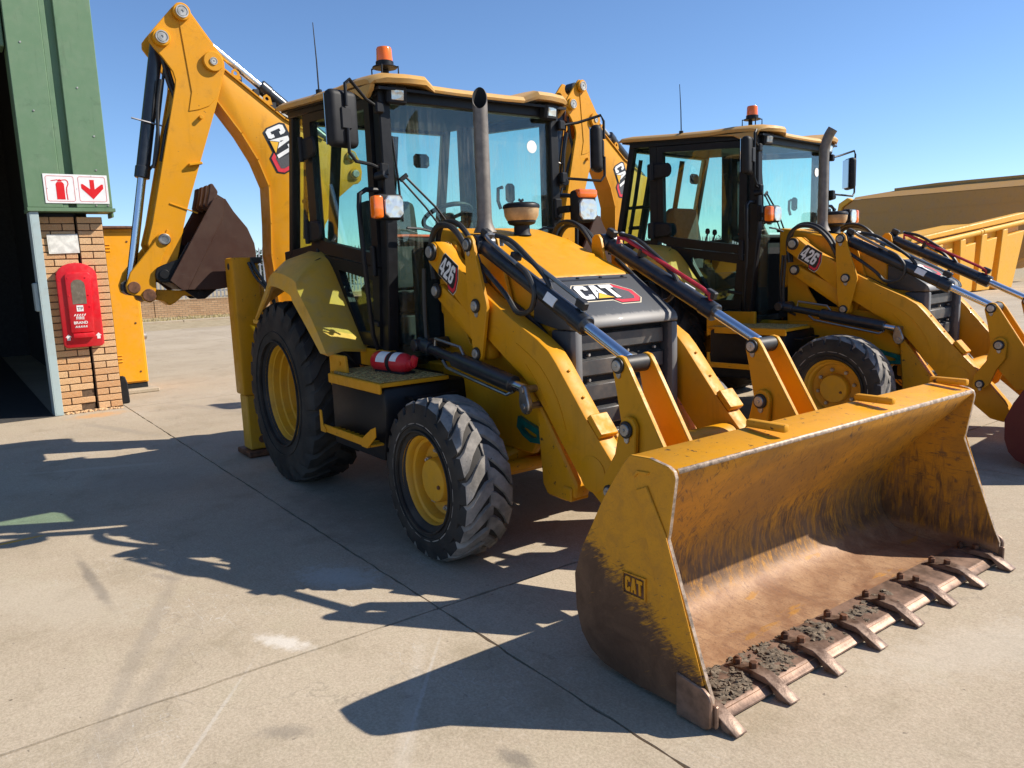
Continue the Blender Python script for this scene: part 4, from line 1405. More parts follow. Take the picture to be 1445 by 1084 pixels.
BACK = {}
def build_backhoe(root):
    def L(name, mb, mats, parent=root, **k):
        o = link(name, mb, mats, parent, **k)
        if parent is root:
            BACK[o.name] = True
            o['_shift'] = 1
        return o
    mb = MB()
    mb.prism([(-.45, .50), (-.45, 1.22), (-.10, 1.22), (-.10, .50)], 0, -1.46, -1.262, .03)
    mb.cyl((-1.56, -.05, .50), (-1.56, -.05, 1.20), .11, 24)
    mb.prism([(-.40, .58), (-.42, .95), (-.20, 1.15), (-.02, 1.1), (0, .6)], 0, -1.74, -1.70, .01)
    mb.prism([(-.40, .58), (-.42, .95), (-.20, 1.15), (-.02, 1.1), (0, .6)], 0, -1.41, -1.37, .01)
    mb.box((-1.262, -.55, .52), (-1.255, .55, 1.13))
    L('swing_post', mb, 'yellow')
    BO = [(-1.0, 3.52), (-.96, 3.56), (-.90, 3.56), (-.85, 3.50), (-.836, 3.435), (-.309, 3.045), (.09, 2.868), (.297, 2.832), (.375, 2.80), (.430, 2.72), (.450, 2.60), (.436, 2.52), (.40, 2.485), (.352, 2.477), (.185, 2.347), (.02, 2.08), (-.10, 1.6), (-.16, 1.1), (-.15, .76), (-.20, .68), (-.30, .68), (-.37, .76), (-.50, 1.3), (-.536, 1.80), (-.517, 2.09), (-.507, 2.44), (-.592, 2.677), (-.722, 2.905), (-.916, 3.174), (-1.01, 3.40)]
    mb = MB(); mb.prism(BO, 0, -1.655, -1.435, .010, 2)
    # flange strips along both edges
    def strip(pts, w, x0, x1, side):
        for k in range(len(pts)-1):
            a = Vector((0, *pts[k])); b = Vector((0, *pts[k+1])); d = (b-a).normalized()
            nrm = Vector((0, -d.z, d.y))*side
            q = [a-d*.003, b+d*.003, b+d*.003+nrm*w, a-d*.003+nrm*w]
            mb.prism([(p.y, p.z) for p in q], 0, x0, x1)
    strip([(-.84, 3.438), (-.309, 3.048), (.05, 2.885)], .012, -1.67, -1.42, 1)
    strip([(-.916, 3.170), (-.722, 2.901), (-.592, 2.673), (-.507, 2.436), (-.517, 2.09), (-.536, 1.80), (-.50, 1.32)], .014, -1.67, -1.42, -1)
    for y, z in ((-.74, 3.385), (-.47, 3.19)):
        mb.ring([(y-.035, z), (y-.03, z+.05), (y, z+.07), (y+.035, z+.045), (y+.05, z-.02), (y, z-.02)], [(y-.015, z+.02), (y-.012, z+.04), (y, z+.048), (y+.015, z+.04), (y+.02, z+.02), (y, z+.012)], 0, -1.435, -1.425)
    for y, z in ((.339, 2.748), (.368, 2.579)):
        mb.cyl((-1.434, y, z), (-1.415, y, z), .055, 20)
    boom = L('boom', mb, 'yellow')
    mb = MB()
    for y, z in ((.339, 2.748), (.368, 2.579)):
        mb.cyl((-1.416, y, z), (-1.40, y, z), .036, 16)
    L('pivot_pin', mb, 'pin', boom)
    mb = MB()
    # lettering runs down the boom
    U = Vector((0, .42, -.907)); V = Vector((0, .907, .42)); N = Vector((1, 0, 0))
    logo(mb, (-1.4338, -.515, 2.935), U*.088, V*.148, N, 0)
    L('logo_decal', mb, ['blackprint', 'blackprint', 'redprint', 'greyprint', 'white', 'triprint'], boom, ang=5)
    mb = MB()
    pts = [(-1.50, -.80, 3.44), (-1.50, -.55, 3.27), (-1.50, -.3, 3.10), (-1.50, 0, 2.96)]
    mb.tube(pts, .018, 6); mb.tube([(x-.05, y, z+.01) for x, y, z in pts], .018, 6)
    for k in (.2, .5, .8):
        c = Vector(pts[0]).lerp(Vector(pts[2]), k)
        mb.box((c.x-.09, c.y-.03, c.z-.03), (c.x+.04, c.y+.03, c.z+.035), .008)
    L('hydraulic_hose', mb, 'hose', boom)
    ST = [(-1.235, 3.89), (-1.19, 3.935), (-1.145, 3.932), (-1.105, 3.90), (-1.07, 3.85), (-.855, 3.55), (-.835, 3.49), (-.836, 3.426), (-.916, 3.174), (-1.237, 2.306), (-1.285, 2.164), (-1.40, 1.75), (-1.44, 1.63), (-1.49, 1.605), (-1.55, 1.64), (-1.622, 1.919), (-1.568, 2.09), (-1.271, 3.243), (-1.262, 3.30), (-1.277, 3.365), (-1.348, 3.469), (-1.41, 3.54), (-1.445, 3.59), (-1.442, 3.64), (-1.405, 3.69)]
    SB = [(-1.255, 3.24), (-.93, 3.17), (-1.25, 2.306), (-1.42, 1.80), (-1.60, 1.92), (-1.55, 2.10)]
    mb = MB()
    mb.prism(ST, 0, -1.425, -1.400, .004)
    mb.prism(ST, 0, -1.700, -1.675, .004)
    mb.prism(SB, 0, -1.670, -1.430)
    mb.prism([(-1.20, 3.905), (-1.12, 3.895), (-.865, 3.535), (-.848, 3.43), (-.925, 3.185), (-1.0, 3.105), (-1.085, 3.068), (-1.178, 3.045), (-1.14, 3.21), (-1.165, 3.50)], 0, -1.3995, -1.392, .003)
    for y, z, r in ((-1.167, 3.855, .072), (-1.349, 3.626, .072), (-.941, 3.478, .085)):
        mb.cyl((-1.3915 if r > .08 or y > -1.2 else -1.3995, y, z), (-1.355, y, z), r, 28, .006)
    mb.obox((-1.39, -1.17, 2.60), (.06, .115, .022), Matrix.Rotation(.18, 3, 'X'), .004)
    mb.cyl((-1.399, -1.085, 3.00), (-1.36, -1.085, 3.00), .018, 10)
    mb.obox((-1.396, -1.30, 2.22), (.008, .24, .012), Matrix.Rotation(-.35, 3, 'X'), .002)
    mb.obox((-1.396, -1.475, 1.98), (.010, .016, .12), Matrix.Rotation(-.4, 3, 'X'), .002)
    stick = L('dipper_stick', mb, 'yellow')
    mb = MB()
    for y, z, r in ((-1.167, 3.855, .052), (-1.349, 3.626, .052), (-.941, 3.478, .032)):
        mb.lathe([(0, .046), (r*.2, .046), (r*.22, .052), (r*.7, .052), (r*.72, .046), (r*.8, .046), (r*.82, .054), (r, .054), (r, .03)], (-1.40, y, z), (1, 0, 0), 24)
        mb.cyl((-1.70, y, z), (-1.73, y, z), r, 20)
    L('pivot_pin', mb, 'pin', stick)
    # stick cylinder along the boom
    def cylr(name, p0, p1, f, rb, rr_, pname='piston_rod'):
        p0 = Vector(p0); p1 = Vector(p1); d = (p1-p0).normalized(); Ln = (p1-p0).length
        mb = MB()
        mb.cyl(p0-d*.05, p0+d*Ln*f, rb, 24)
        mb.cyl(p0+d*(Ln*f-.09), p0+d*(Ln*f+.015), rb*1.13, 24, .008)
        un = Vector((1, 0, 0)).cross(d)
        mb.tube([p0+d*.15+un*rb, p0+d*.17+un*(rb+.02)+Vector((.03, 0, 0)), p0+d*(Ln*f-.12)+un*(rb+.02)+Vector((.03, 0, 0)), p0+d*(Ln*f-.08)+un*rb], .012, 6)
        c = L(name, mb, 'cyl')
        mb = MB(); mb.cyl(p0+d*(Ln*f+.01), p1, rr_, 24)
        L(pname, mb, 'chrome', c)
        mb = MB(); mb.cyl(p1-Vector((.06, 0, 0)), p1+Vector((.06, 0, 0)), rr_*1.9, 20)
        L('rod_eye', mb, 'cyl', c)
        return c
    cylr('stick_cylinder', (-1.545, .339, 2.748), (-1.545, -1.167, 3.855), .54, .058, .034)
    bcy = cylr('bucket_cylinder', (-1.55, -1.349, 3.626), (-1.55, -1.773, 1.552), .545, .055, .036)
    mb = MB()
    mb.tube([(-1.46, -1.34, 3.50), (-1.47, -1.31, 3.3), (-1.46, -1.27, 3.12), (-1.46, -1.36, 2.9), (-1.47, -1.43, 2.62)], .017, 8, 4)
    mb.tube([(-1.50, -1.30, 3.45), (-1.50, -1.25, 3.2), (-1.50, -1.24, 3.0), (-1.50, -1.30, 2.75)], .017, 8, 4)
    mb.tube([(-1.45, -1.37, 3.3), (-1.46, -1.42, 3.05), (-1.46, -1.445, 2.75), (-1.46, -1.50, 2.56)], .015, 8, 4)
    L('hydraulic_hose', mb, 'hose', bcy)
    mb = MB()
    c0 = Vector((-1.55, -1.349, 3.626)).lerp(Vector((-1.55, -1.773, 1.552)), .33)
    mb.tube([c0+Vector((.065, -.14, .03)), c0+Vector((.068, .0, .0)), c0+Vector((.066, .10, -.02))], .008, 6)
    L('hose_clip', mb, 'steel', bcy)
    ID = [(-1.445, 1.99), (-1.49, 2.01), (-1.535, 1.995), (-1.565, 1.94), (-1.79, 1.68), (-1.835, 1.57), (-1.825, 1.51), (-1.78, 1.485), (-1.72, 1.475), (-1.71, 1.44), (-1.66, 1.415), (-1.61, 1.44), (-1.597, 1.52), (-1.594, 1.649), (-1.47, 1.893), (-1.435, 1.95)]
    mb = MB()
    mb.prism(ID, 0, -1.394, -1.365, .006)
    mb.prism(ID, 0, -1.735, -1.706, .006)
    idl = L('bucket_link', mb, 'yellow')
    mb = MB()
    mb.lathe([(.05, 0), (.05, .012), (.042, .02), (.03, .02), (.028, .014), (0, .014)], (-1.365, -1.492, 1.952), (1, 0, 0), 20)
    L('pivot_pin', mb, 'steel', idl)
    mb = MB()
    mb.cyl((-1.70, -1.773, 1.552), (-1.352, -1.773, 1.552), .050, 20)
    mb.cyl((-1.70, -1.661, 1.481), (-1.350, -1.661, 1.481), .055, 20)
    L('link_pin', mb, 'rust', idl)
    mb = MB()
    mb.prism([(-1.66, 1.525), (-1.60, 1.528), (-1.34, 1.505), (-1.20, 1.50), (-1.20, 1.45), (-1.364, 1.46), (-1.44, 1.40), (-1.485, 1.38), (-1.53, 1.42), (-1.61, 1.445), (-1.68, 1.44)], 0, -1.60, -1.45, .006)
    L('power_link', mb, 'yellow_worn')
    SP = [(-1.488, 1.600), (-1.36, 1.512), (-1.10, 1.505), (-.951, 1.526), (-.80, 1.63), (-.738, 1.74), (-.733, 1.82), (-.741, 1.907), (-.792, 2.044), (-.903, 2.191), (-.965, 2.30), (-1.06, 2.30)]
    def bshell(mb):
        outl = [(-1.03, 2.34), (-.965, 2.30), (-.903, 2.191), (-.792, 2.044), (-.741, 1.907), (-.733, 1.82), (-.738, 1.74), (-.80, 1.63), (-.951, 1.526), (-1.10, 1.505), (-1.36, 1.512), (-1.488, 1.60)]
        innl = [(-1.035, 2.31), (-.985, 2.28), (-.923, 2.18), (-.815, 2.035), (-.765, 1.90), (-.757, 1.82), (-.760, 1.75), (-.815, 1.65), (-.958, 1.55), (-1.10, 1.53), (-1.355, 1.537), (-1.47, 1.615)]
        mb.prism(outl+innl[::-1], 0, -1.80, -1.322)
        mb.prism(SP, 0, -1.32, -1.296, .004)
        mb.prism(SP, 0, -1.824, -1.802, .004)
        ed = [(-1.50, 1.60), (-1.405, 1.508), (-1.36, 1.512), (-.995, 2.15), (-.98, 2.30), (-1.07, 2.30)]
        mb.prism(ed, 0, -1.2955, -1.278, .004)
        mb.prism(ed, 0, -1.842, -1.8245, .004)
    mb = MB(); bshell(mb)
    bk = L('digging_bucket', mb, 'bucketred')
    mb = MB()
    mb.prism([(-1.60, 1.66), (-1.585, 1.71), (-1.53, 1.735), (-1.40, 1.78), (-1.30, 1.93), (-1.27, 1.90), (-1.40, 1.66), (-1.45, 1.575), (-1.57, 1.592), (-1.60, 1.62)], 0, -1.665, -1.63, .006)
    mb.prism([(-1.60, 1.66), (-1.585, 1.71), (-1.53, 1.735), (-1.40, 1.78), (-1.30, 1.93), (-1.27, 1.90), (-1.40, 1.66), (-1.45, 1.575), (-1.57, 1.592), (-1.60, 1.62)], 0, -1.362, -1.33, .006)
    for x0 in (-1.665, -1.43):
        mb.prism([(-1.36, 1.508), (-1.26, 1.425), (-1.19, 1.425), (-1.08, 1.506)], 0, x0, x0+.03, .006)
    mb.cyl((-1.66, -1.222, 1.475), (-1.39, -1.222, 1.475), .034, 16)
    mb.cyl((-1.68, -1.53, 1.654), (-1.318, -1.53, 1.654), .042, 18)
    L('bucket_ear', mb, 'black', bk)
    for k in range(4):
        x = -1.785+.148*k
        mb = MB()
        mb.prism([(-1.075, 2.20), (-1.02, 2.36), (-1.06, 2.43), (-1.085, 2.425), (-1.10, 2.35), (-1.13, 2.24)], 0, x-.036, x+.036, .008)
        L('bucket_tooth', mb, 'bucketred', bk)

# ================================================================== setting
def concrete():
    t = NT('yard_concrete')
    geo = t.n('ShaderNodeNewGeometry')
    pos = geo.outputs['Position']
    oi = t.n('ShaderNodeObjectInfo')
    big = t.noise(.45, 5, .6, vec=pos)
    mid = t.noise(2.6, 6, .65, vec=pos)
    grain = t.noise(85, 4, .75, vec=pos)
    grain2 = t.noise(420, 2, .6, vec=pos)
    broom = t.noise(3.0, 4, .6, vec=pos, stretch=(14, .8, 1))
    c = t.mix(t.ramp(big, .3, .7), (.418, .335, .240), (.510, .421, .314))
    c = t.mix(t.math('MULTIPLY', t.ramp(mid, .48, .75), .55), c, (0.300, 0.244, 0.160))
    c = t.mix(t.math('MULTIPLY', t.ramp(mid, .50, .28), .45), c, (0.470, 0.404, 0.285))
    c = t.mix(t.math('MULTIPLY', t.ramp(broom, .5, .72), .18), c, (0.500, 0.442, 0.319))
    g = t.ramp(grain, .32, .68)
    c = t.mix(t.math('MULTIPLY', g, .70), c, t.mix(.5, c, (0.160, 0.132, 0.087), 'MULTIPLY'), 'MIX')
    c = t.mix(t.math('MULTIPLY', t.ramp(grain2, .5, .70), .35), c, (0.580, 0.508, 0.357))
    mot = t.noise(22, 4, .7, vec=pos)
    c = t.mix(t.math('MULTIPLY', t.ramp(mot, .52, .72), .35), c, (.27, .215, .155))
    c = t.mix(t.math('MULTIPLY', t.ramp(mot, .48, .28), .30), c, (.56, .47, .36))
    drip = t.math('MULTIPLY', t.ramp(t.noise(2.7, 2, .5, vec=pos), .50, .62), t.ramp(t.noise(26, 3, .55, vec=pos), .685, .705))
    c = t.mix(t.math('MULTIPLY', drip, .7), c, (.13, .105, .08))
    spots = t.ramp(t.noise(9, 3, .5, vec=pos), .735, .765)
    c = t.mix(t.math('MULTIPLY', spots, .75), c, (0.100, 0.080, 0.053))
    xyz = t.sep(pos)
    ncache = {}
    def blot(cx, cy, rx, ry, rot, col, amt, ns=9, soft=.35):
        nonlocal c
        ca, sa = math.cos(rot), math.sin(rot)
        dx = t.math('SUBTRACT', xyz[0], cx); dy = t.math('SUBTRACT', xyz[1], cy)
        u = t.math('DIVIDE', t.math('ADD', t.math('MULTIPLY', dx, ca), t.math('MULTIPLY', dy, sa)), rx)
        v = t.math('DIVIDE', t.math('SUBTRACT', t.math('MULTIPLY', dy, ca), t.math('MULTIPLY', dx, sa)), ry)
        r2 = t.math('SQRT', t.math('ADD', t.math('MULTIPLY', u, u), t.math('MULTIPLY', v, v)))
        nn_ = ncache.get(ns) or t.noise(ns, 6, .70, vec=pos)
        ncache[ns] = nn_
        f = t.ramp(t.math('ADD', r2, t.math('MULTIPLY', t.math('SUBTRACT', nn_, .5), 1.5)), 1.0, 1.0-soft-.4, 0.0, amt)
        c = t.mix(f, c, col)
    for a in BLOTS:
        blot(*a)
    # fine scratches
    for st, am in (((1, 22, 1), .55), ((16, 2, 1), .40), ((3, 4, 1), .35)):
        sc = t.noise(1.6, 2, .4, vec=pos, stretch=st, dist=.3)
        line = t.ramp(t.math('ABSOLUTE', t.math('SUBTRACT', sc, .5)), .004, .0, 0, am)
        gate = t.ramp(t.noise(1.1, 2, .5, vec=pos), .52, .66)
        c = t.mix(t.math('MULTIPLY', line, gate), c, (.62, .60, .56))
    crack = t.n('ShaderNodeTexVoronoi', feature='DISTANCE_TO_EDGE')
    crack.inputs['Scale'].default_value = .16
    wv = t.n('ShaderNodeVectorMath', operation='ADD')
    nz = t.n('ShaderNodeTexNoise'); nz.inputs['Scale'].default_value = 2.2; nz.inputs['Detail'].default_value = 6
    t.l(pos, nz.inputs[0])
    ms = t.n('ShaderNodeVectorMath', operation='SCALE'); ms.inputs['Scale'].default_value = .5
    t.l(nz.outputs[1], ms.inputs[0]); t.l(pos, wv.inputs[0]); t.l(ms.outputs[0], wv.inputs[1]); t.l(wv.outputs[0], crack.inputs[0])
    c = t.mix(t.ramp(crack.outputs[0], .0006, .0001, 0, .25), c, (.13, .11, .09))
    # slab tint
    hsv = t.n('ShaderNodeHueSaturation')
    t.l(t.math('ADD', .95, t.math('MULTIPLY', oi.outputs['Random'], .10)), hsv.inputs['Value'])
    t.l(c, hsv.inputs['Color'])
    h = t.math('ADD', t.math('MULTIPLY', grain, 1.0), t.math('MULTIPLY', mid, .6))
    t.bsdf(hsv.outputs[0], t.math('ADD', .80, t.math('MULTIPLY', grain, .15)), 0, t.bump(h, .35, .004), 0, .3)
    return t.m
# wear and broad dark patches on the slab: (x, y, rx, ry, rotation, colour, strength, noise scale)
BLOTS = [
    (2.63, -2.06, .20, .075, .45, (.76, .72, .66), .5, 20),
    (2.10, -1.56, .34, .20, .6, (.60, .63, .60), .38, 18),
    (1.25, -2.62, .62, .045, .04, (.16, .135, .11), .65, 5),
    (.16, -2.90, .24, .030, 1.62, (.72, .36, .02), .85, 12),
    (-4.62, -1.72, .26, .40, .1, (.56, .30, .12), .75, 10),
    (3.60, -2.75, .22, .09, .7, (.22, .185, .15), .55, 12),
    (4.55, -1.35, .10, .07, .3, (.13, .11, .09), .75, 16),
    (3.95, -1.75, .12, .05, .3, (.14, .12, .10), .6, 16),
    (-1.6, -2.15, .85, .07, 1.15, (.50, .43, .33), .5, 6),
    (5.05, .55, .5, .28, 1.0, (.66, .63, .57), .30, 16),
    (1.45, -2.30, .16, .035, .5, (.24, .20, .16), .5, 12),
    (3.35, -1.75, .55, .012, 2.45, (.60, .57, .52), .30, 26),
    (3.15, -2.55, .75, .012, 2.5, (.60, .57, .52), .30, 26),
    (1.2, -.9, 1.4, .7, 0, (.10, .09, .08), .35, 4),  # broad dark patch beneath the nearer machine
    (0.0, 3.2, 2.4, 1.2, 0, (.12, .10, .085), .45, 3),  # broad dark patch beneath the farther machine
    (-9, 2.5, 3.5, .5, .25, (.22, .19, .155), .4, 2),
    (3.0, 3.2, 1.0, .6, 0, (.15, .13, .11), .45, 4),  # dark patch beneath the front of the farther machine
    (-13, 5.5, 4.0, .4, .2, (.24, .21, .17), .4, 2),
    (2.2, -2.55, 1.5, .06, 2.75, (.26, .22, .175), .38, 9),
    (2.9, -2.75, 1.3, .07, 2.62, (.26, .22, .175), .32, 9),
    (3.5, -1.9, 1.0, .05, 2.55, (.58, .52, .44), .22, 20),
    (4.6, .2, .9, .25, 1.2, (.58, .53, .45), .25, 14),
    (4.2, -2.3, .05, .035, .3, (.09, .075, .06), .8, 16),
    (4.05, -2.15, .035, .03, .3, (.09, .075, .06), .8, 16),
    (3.3, -2.3, .14, .06, .9, (.20, .17, .135), .55, 16),
    (4.9, -1.0, .20, .10, .9, (.22, .185, .15), .5, 12),
    (1.4, -2.85, .9, .35, .6, (.50, .44, .35), .25, 9),
    (-.8, -1.9, .9, .5, .6, (.28, .24, .19), .35, 5),
    (-3.4, -1.7, 1.2, .10, .35, (.27, .23, .18), .45, 9),
    (-3.6, -.4, 1.6, .12, .35, (.27, .23, .18), .45, 9),
]
def soil(name, a, b, scale=3):
    t = NT(name)
    geo = t.n('ShaderNodeNewGeometry'); pos = geo.outputs['Position']
    n = t.noise(scale, 6, .65, vec=pos); f = t.noise(40, 4, .6, vec=pos)
    c = t.mix(t.ramp(n, .3, .7), a, b)
    c = t.mix(t.math('MULTIPLY', t.ramp(f, .4, .7), .4), c, tuple(v*.5 for v in a))
    t.bsdf(c, .9, 0, t.bump(t.math('ADD', n, f), .5, .03), 0, .2)
    return t.m
M['concrete'] = concrete()
M['joint'] = plain('joint_filler', (.045, .038, .032), .9)
M['soil'] = soil('dry_soil', (.34, .27, .165), (.46, .37, .24))
M['grass'] = soil('dry_grass', (.20, .165, .075), (.30, .235, .12), 8)
M['grassblade'] = plain('dry_grass_blades', (.36, .29, .125), .8, 0, .4)
M['green'] = paint('green_cladding_paint', (.135, .225, .125), dusty=(.20, .27, .18), amt=.35, rough=.42, chips=.05, coat=.1, chipcol=(.3, .32, .28), streak=.3)
M['palepost'] = paint('pale_blue_grey_paint', (.40, .50, .50), dusty=(.35, .36, .33), amt=.4, rough=.5, chips=.3, coat=0)
M['orangecab'] = paint('orange_yellow_enclosure_paint', (.86, .36, .012), dusty=(.6, .34, .10), amt=.3, rough=.4, streak=.1)
M['mortar'] = plain('mortar', (.12, .075, .045), .95, 0, .3, .4, 40)
def brickmat():
    t = NT('face_brick')
    oi = t.n('ShaderNodeObjectInfo')
    n = t.noise(30, 5, .7); f = t.noise(130, 3, .65)
    c = t.mix(oi.outputs['Random'], (.60, .33, .155), (.72, .47, .255))
    c = t.mix(t.math('MULTIPLY', t.ramp(n, .48, .70), .7), c, (.66, .46, .28))
    c = t.mix(t.math('MULTIPLY', t.ramp(f, .54, .66), .75), c, (.26, .125, .055))
    t.bsdf(c, .88, 0, t.bump(t.math('ADD', n, f), .7, .006), 0, .25)
    return t.m
M['brick'] = brickmat()
def farbrick():
    t = NT('far_brick_wall')
    b = t.n('ShaderNodeTexBrick')
    b.inputs['Color1'].default_value = (.66, .43, .24, 1); b.inputs['Color2'].default_value = (.54, .33, .175, 1)
    b.inputs['Mortar'].default_value = (.30, .21, .14, 1)
    b.inputs['Scale'].default_value = 1.0
    b.inputs['Brick Width'].default_value = .235; b.inputs['Row Height'].default_value = .086; b.inputs['Mortar Size'].default_value = .008
    mp = t.n('ShaderNodeMapping'); mp.inputs['Rotation'].default_value = (R(90), 0, 0)
    co = t.n('ShaderNodeCombineXYZ')
    s = t.sep(t.co.outputs['Object'])
    t.l(s[1], co.inputs[0]); t.l(s[2], co.inputs[1])
    t.l(co.outputs[0], b.inputs[0])
    t.bsdf(b.outputs[0], .9, 0, t.bump(b.outputs[1], .4, .01), 0, .2)
    return t.m
M['farbrick'] = farbrick()
M['galv'] = plain('galvanised_steel', (.46, .47, .48), .45, .6, .15)
M['paper'] = plain('weathered_paper', (.72, .70, .64), .8, 0, .18, .3, 14)
M['signwhite'] = plain('sign_white', (.82, .81, .79), .4, 0, .04)
M['signred'] = plain('sign_red', (.68, .010, .012), .4, 0, .04)
M['porthole'] = plain('dusty_clear_plastic', (.17, .14, .105), .25, 0, .2, .02, coat=.4)
M['tanpaint'] = paint('dusty_tan_yellow_paint', (.46, .25, .070), dusty=(.38, .235, .115), amt=.7, rough=.6, coat=0, streak=.2)
M['ydump'] = paint('dump_yellow_paint', (.72, .36, .025), dusty=(.6, .36, .1), amt=.35, rough=.45, streak=.2)
M['lampshell'] = plain('dusty_lamp_shell', (.42, .43, .42), .5)
M['bark'] = plain('bark', (.10, .07, .05), .9, 0, .3, .5)
M['leaf'] = plain('dusty_leaves', (.075, .085, .055), .7, 0, .45, 0, 3)
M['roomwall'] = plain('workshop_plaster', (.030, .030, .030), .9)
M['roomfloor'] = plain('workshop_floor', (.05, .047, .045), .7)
M['dirt'] = plain('dark_soil_clods', (.15, .115, .080), .95, 0, .4, .5, 40)

# ground, yard and slabs
mb = MB(); mb.raw([(-900, -900, -.06), (900, -900, -.06), (900, 900, -.06), (-900, 900, -.06)], [(0, 1, 2, 3)])
g = link('ground', mb, 'soil'); tag(g, None, None, kind='structure')
XB = [-20.3, -12.6, -4.92, 2.79, 10.49]
YB = [-14.27, -9.97, -5.67, -1.35, 2.95, 7.25, 11.55, 15.85, 20.15, 24.45, 28.75, 33.05, 37.35]
mb = MB(); mb.box((XB[0], YB[0], -.055), (XB[-1], YB[-1], -.016))
yard = link('yard', mb, 'joint'); tag(yard, None, None, kind='structure')
slab_me = {}
def slab(i, j):
    x0, x1, y0, y1 = XB[i], XB[i+1], YB[j], YB[j+1]
    rg = random.Random(i*31+j)
    gx, gy = .006, .008
    mb = MB()
    # edges chipped a little so that the joint is not ruler straight
    P = []
    def edge(a, b, n, nrm):
        for k in range(n):
            t_ = k/n
            w = rg.uniform(-.0045, .0045) if k else 0
            P.append((a[0]+(b[0]-a[0])*t_+nrm[0]*w, a[1]+(b[1]-a[1])*t_+nrm[1]*w))
    near = (i, j) in ((2, 2), (3, 2), (2, 1), (3, 1), (2, 3), (3, 3))
    n1, n2 = (110, 60) if near else (6, 4)
    edge((x0+gy, y0+gx), (x1-gy, y0+gx), n1, (0, 1))
    edge((x1-gy, y0+gx), (x1-gy, y1-gx), n2, (1, 0))
    edge((x1-gy, y1-gx), (x0+gy, y1-gx), n1, (0, 1))
    edge((x0+gy, y1-gx), (x0+gy, y0+gx), n2, (1, 0))
    n = len(P)
    cx_, cy_ = (x0+x1)/2, (y0+y1)/2
    V = [(x, y, 0) for x, y in P]+[(x, y, -.03) for x, y in P]
    F = [tuple(range(n))]+[(k, k+n, (k+1) % n+n, (k+1) % n) for k in range(n)]
    mb.raw(V, F)
    o = link('slab', mb, 'concrete', yard)
for i in range(len(XB)-1):
    for j in range(len(YB)-1):
        slab(i, j)
# verge, kerb, dry grass
mb = MB(); mb.box((-29.2, -14, -.05), (-20.35, 60, -.012))
vg = link('verge', mb, 'soil'); tag(vg, None, None, kind='structure')
mb = MB()
for k in range(36):
    y = -14+k*2.0
    mb.box((-24.6, y+.01, -.03), (-24.35, y+1.99, .07), .012)
kb = link('kerb', mb, 'concrete'); tag(kb, None, None, kind='structure')
mb = MB(); rg = random.Random(5)
for k in range(9000):
    x = -24.7-abs(rg.gauss(0, 1.0))*2.2; y = rg.uniform(-2, 22)
    if x < -29:
        continue
    h = rg.uniform(.03, .11); a = rg.uniform(0, 6.28); w = .012
    dx, dy = math.cos(a)*w, math.sin(a)*w
    lx, ly = rg.uniform(-.05, .05), rg.uniform(-.05, .05)
    mb.raw([(x-dx, y-dy, -.012), (x+dx, y+dy, -.012), (x+lx, y+ly, h)], [(0, 1, 2)])
gr = link('dry_grass', mb, 'grassblade'); tag(gr, 'thin dry grass along the foot of the far brick wall', 'grass', kind='stuff')

# far wall with palisade fence
fw_ = empty('boundary_wall', (-29, 4, 0), R(-14))
tag(fw_, 'low face brick boundary wall at the far edge of the yard', 'wall')
mb = MB()
for k in range(-4, 8):
    mb.box((-.11, k*4.0+.015, -.05), (.11, k*4.0+3.985, .66))
    mb.box((-.16, k*4.0-.17, -.05), (-.111, k*4.0+.17, .70))
mb.box((-.12, -16, .661), (.12, 32, .70))
link('wall', mb, 'farbrick', fw_)
pf = empty('palisade_fence', (-29, 4, .70), R(-14))
tag(pf, 'grey steel palisade fence standing on the far brick wall', 'fence')
mb = MB()
for k in range(-100, 200):
    y = k*.155
    mb.prism([(y-.032, .04), (y+.032, .04), (y+.032, 1.98), (y, 2.10), (y-.032, 1.98)], 0, -.012, .012)
o = link('pale', mb, 'galv', pf); o['kind'] = 'stuff'
mb = MB()
for z in (.30, 1.32):
    mb.box((-.062, -15.6, z), (-.013, 31, z+.05))
link('rail', mb, 'galv', pf)
for k in range(-5, 11):
    mb = MB(); mb.box((-.16, k*3-.04, .002), (-.063, k*3+.04, 2.0))
    link('fence_post', mb, 'galv', pf)

# trees beyond the fence
def tree(x, y, h, r, seed, label):
    rg = random.Random(seed)
    t = empty('bushy_tree', (x, y, -.06))
    tag(t, label, 'tree', 'trees beyond the fence')
    mb = MB()
    mb.tube([(0, 0, 0), (.1, .05, h*.3), (0, .1, h*.55), (.1, 0, h*.8)], [.16, .12, .08, .03], 7)
    for k in range(6):
        a = rg.uniform(0, 6.28); z = h*rg.uniform(.3, .6)
        mb.tube([(0, .05, z), (math.cos(a)*r*.4, math.sin(a)*r*.4, z+h*.12), (math.cos(a)*r*.75, math.sin(a)*r*.75, z+h*.25)], [.06, .04, .015], 5)
    link('trunk', mb, 'bark', t)
    mb = MB()
    clumps = []
    for k in range(26):
        a = rg.uniform(0, 6.28); q = rg.uniform(.1, 1)**.6; z = rg.uniform(.25, 1.0)
        rr_ = r*(1-.55*abs(z-.55))*q
        clumps.append((math.cos(a)*rr_, math.sin(a)*rr_, h*z*.95, rg.uniform(.25, .5)*r*.8))
    for cx_, cy_, cz_, cr in clumps:
        for k in range(90):
            d = Vector((rg.gauss(0, 1), rg.gauss(0, 1), rg.gauss(0, .8))).normalized()*cr*rg.uniform(.5, 1.05)
            c = Vector((cx_, cy_, cz_))+d
            u = Vector((rg.gauss(0, 1), rg.gauss(0, 1), rg.gauss(0, 1))).normalized()*rg.uniform(.06, .13)
            v = u.orthogonal()
            mb.raw([c-u, c+v*.7, c+u, c-v*.7], [(0, 1, 2, 3)])
    o = link('crown', mb, 'leaf', t)
